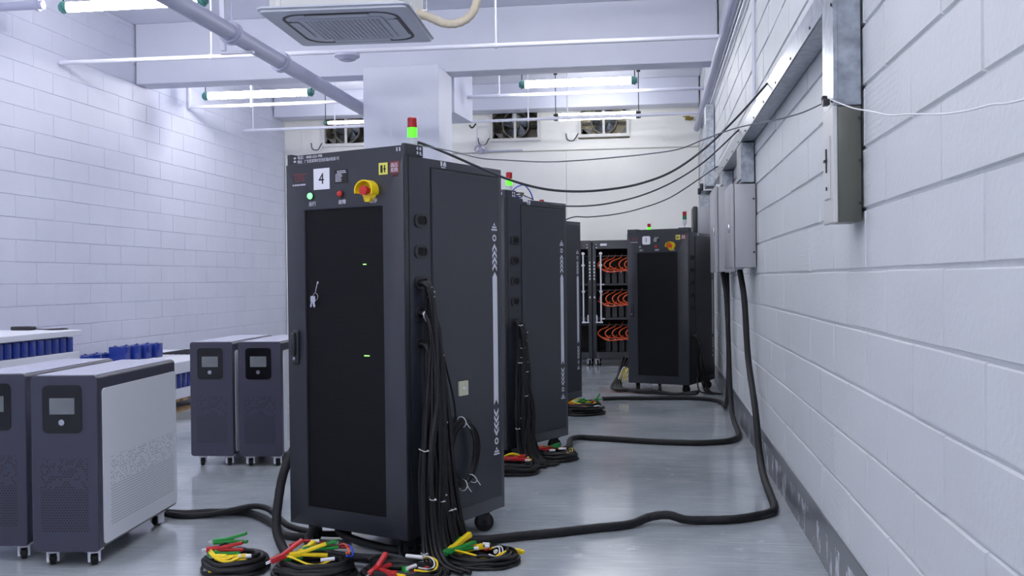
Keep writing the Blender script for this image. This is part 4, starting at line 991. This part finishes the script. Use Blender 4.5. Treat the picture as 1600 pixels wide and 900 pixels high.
for y_, lb in ((4.9, 'joint'), (6.95, 'joint')): pass
# olive distribution box
db = thing('distribution_box', 'small olive grey distribution box high on the right wall, nearest the camera', 'electrical box', (.64, 3.54, 1.37))
b = bm_new(); box(b, -.034, .042, -.085, .1, 0, .38, .004, 2); obj('body', b, M_OLIVE, db)
b = bm_new(); box(b, -.05, -.034, -.088, .103, -.003, .383, .003, 1); dd = obj('door', b, M_BOXW, db)
b = bm_new(); box(b, -.054, -.05, -.045, .06, .08, .29, .002, 1); ip = obj('inner_panel', b, M_BOXW, dd)
b = bm_new(); box(b, -.058, -.054, .0, .012, .17, .25); box(b, -.064, -.0545, -.008, .02, .205, .213); obj('latch', b, M_GROM, ip)
b = bm_new(); box(b, -.058, -.054, .0, .01, .11, .122); obj('keyhole', b, M_GROM, ip)
b = bm_new()
for z_ in (.06, .2, .34): cyl(b, (.036, -.085, z_), (.036, -.091, z_), .005, 10)
obj('wall_bolts', b, M_GROM, db)
b = bm_new(); box(b, -.074, -.052, -.06, -.03, .388, .41, .003, 1); box(b, -.074, -.056, -.035, -.015, .395, .425, .003, 1); obj('wire_clamp', b, M_GROM, db)
def grey_box(label, y0, y1, z0, z1):
    t = thing('wall_box', label, 'electrical box', (.6, (y0+y1)/2, z0), 0, 'grey electrical boxes on the right wall'); h = (y1-y0)/2; H = z1-z0
    b = bm_new(); box(b, -.055, .083, -h, h, 0, H, .004, 2); obj('body', b, M_GREYB, t)
    b = bm_new(); box(b, -.082, -.058, -h-.003, h+.003, -.003, H+.003, .005, 2); d = obj('door', b, M_GREYB, t)
    b = bm_new(); box(b, -.094, -.082, -h+.05, -h+.075, H*.42, H*.52, .004, 2); obj('lock', b, M_STEEL, d)
    b = bm_new(); cyl(b, (.0, 0, -.012), (.0, 0, 0), .03, 16); obj('cable_gland', b, M_WHITE, t)
    b = bm_new()
    for z_ in (.1, H-.1): cyl(b, (.07, -h, z_), (.07, -h-.006, z_), .007, 8)
    obj('wall_bolts', b, M_GROM, t)
grey_box('nearer of the two grey wall boxes, lock on its narrow door', 6.92, 7.52, 1.258, 1.815)
grey_box('farther of the two grey wall boxes, partly hidden by the nearer', 8.62, 9.35, 1.24, 1.95)
t = thing('control_box', 'grey box with a black door on the right wall behind cabinet 1', 'electrical box', (.58, 11.75, 1.62))
b = bm_new(); box(b, -.08, .1, -.25, .25, 0, .36, .005, 2); obj('body', b, M_GREYB, t)
b = bm_new(); box(b, -.13, -.08, -.25, .25, -.005, .37, .008, 2); obj('door', b, M_GROM, t)
t = thing('cable_elbow', 'grey cable elbow with dark bolts on the right wall above the black door box', 'elbow', (.6, 11.75, 1.985))
b = bm_new(); prism(b, [(-.15, .0), (.15, .0), (.12, .14), (-.02, .2), (-.12, .14)], -.06, .08, 'yz'); obj('hood', b, M_ZINC, t)
b = bm_new(); cyl(b, (-.04, .0, .19), (-.04, .0, .28), .02, 10); cyl(b, (-.07, -.08, .15), (-.07, -.08, .22), .02, 10); obj('bolts', b, M_GROM, t)

# ------------------------------------------------------------------ wires strung across the room
M_WIRE = mat('dark_grey_wire', (44, 46, 52), .5); M_WIREL = mat('grey_wire', (92, 94, 100), .5); M_WIREW = mat('white_wire', (225, 226, 230), .5)
cable('overhead_wire', 'thick dark wire sagging from the top of cabinet 4 to the trunking', [(-1.0, 4.29, 1.775), (-.997, 4.302, 1.79), (-.886, 4.375, 1.748), (-.758, 4.459, 1.692), (-.627, 4.545, 1.64), (-.491, 4.634, 1.607), (-.351, 4.726, 1.6), (-.206, 4.821, 1.614), (-.057, 4.919, 1.647), (.098, 5.02, 1.712), (.258, 5.125, 1.83), (.424, 5.234, 1.994), (.575, 5.33, 2.165), (.592, 5.4, 2.19)], .0058, 8, 'wire', M_WIRE, wob=0)
cable('overhead_wire', 'thin grey wire from the stack light of cabinet 4 to the olive box', [(-1.03, 4.3, 1.785), (-.856, 4.229, 1.743), (-.708, 4.165, 1.699), (-.593, 4.115, 1.682), (-.427, 4.044, 1.662), (-.295, 3.987, 1.657), (-.167, 3.931, 1.657), (-.02, 3.868, 1.66), (.099, 3.817, 1.669), (.19, 3.777, 1.697), (.302, 3.729, 1.728), (.409, 3.683, 1.741), (.513, 3.638, 1.759), (.592, 3.56, 1.785)], .0026, 7, 'wire', M_WIREL, wob=0)
cable('overhead_wire', 'dark wire from the cabinet behind number 4 up to the trunking', [(-.86, 6.86, 1.735), (-.826, 6.872, 1.728), (-.645, 6.901, 1.696), (-.472, 6.928, 1.69), (-.299, 6.956, 1.706), (-.082, 6.991, 1.756), (.136, 7.026, 1.846), (.354, 7.061, 1.984), (.58, 7.1, 2.19), (.592, 7.14, 2.2)], .0055, 8, 'wire', M_WIRE, wob=0)
cable('overhead_wire', 'dark wire from the last cabinet of the row to the far trunking', [(-.8, 9.29, 1.735), (-.7, 9.3, 1.765), (-.576, 9.307, 1.761), (-.343, 9.325, 1.781), (-.11, 9.344, 1.83), (.18, 9.367, 1.936), (.557, 9.397, 2.18), (.592, 9.41, 2.2)], .0055, 8, 'wire', M_WIRE, wob=0)
cable('overhead_wire', 'white wire running from the olive box towards the right edge of the photo', [(.588, 3.51, 1.785), (.595, 3.161, 1.697), (.598, 2.907, 1.644), (.603, 2.7, 1.60), (.605, 2.508, 1.572), (.607, 2.252, 1.531), (.609, 2.083, 1.51), (.611, 1.939, 1.498), (.613, 1.785, 1.48), (.62, 1.2, 1.44), (.65, .3, 1.5)], .0022, 7, 'wire', M_WIREW, wob=.0)
ct = thing('cable_tangle', 'tangle of blue and black wires on top of the cabinet behind number 4', 'cable tangle', local(cab3, .2, -.18, 1.722), cab3.rotation_euler[2])
rnd = random.Random(6)
for k in range(9):
    b = bm_new(); pts = [(rnd.uniform(-.1, .13), -.12+.035*i+rnd.uniform(-.04, .04), max(.006, .035*math.sin(i*.9+k)+.02)) for i in range(8)]
    if k == 3: pts = [(.05, -.02, .006), (.07, .02, .07), (.09, .1, .1), (.1, .16, .06), (.1, .2, .006)]
    tube(b, pts, .004, 6, 5); obj('wire', b, M_BLUEW if k % 3 == 0 else M_WIRE, ct)
b = bm_new(); box(b, .138, .1415, .02, .075, -.018, .012); obj('paper_tag', b, M_PAPER, ct)
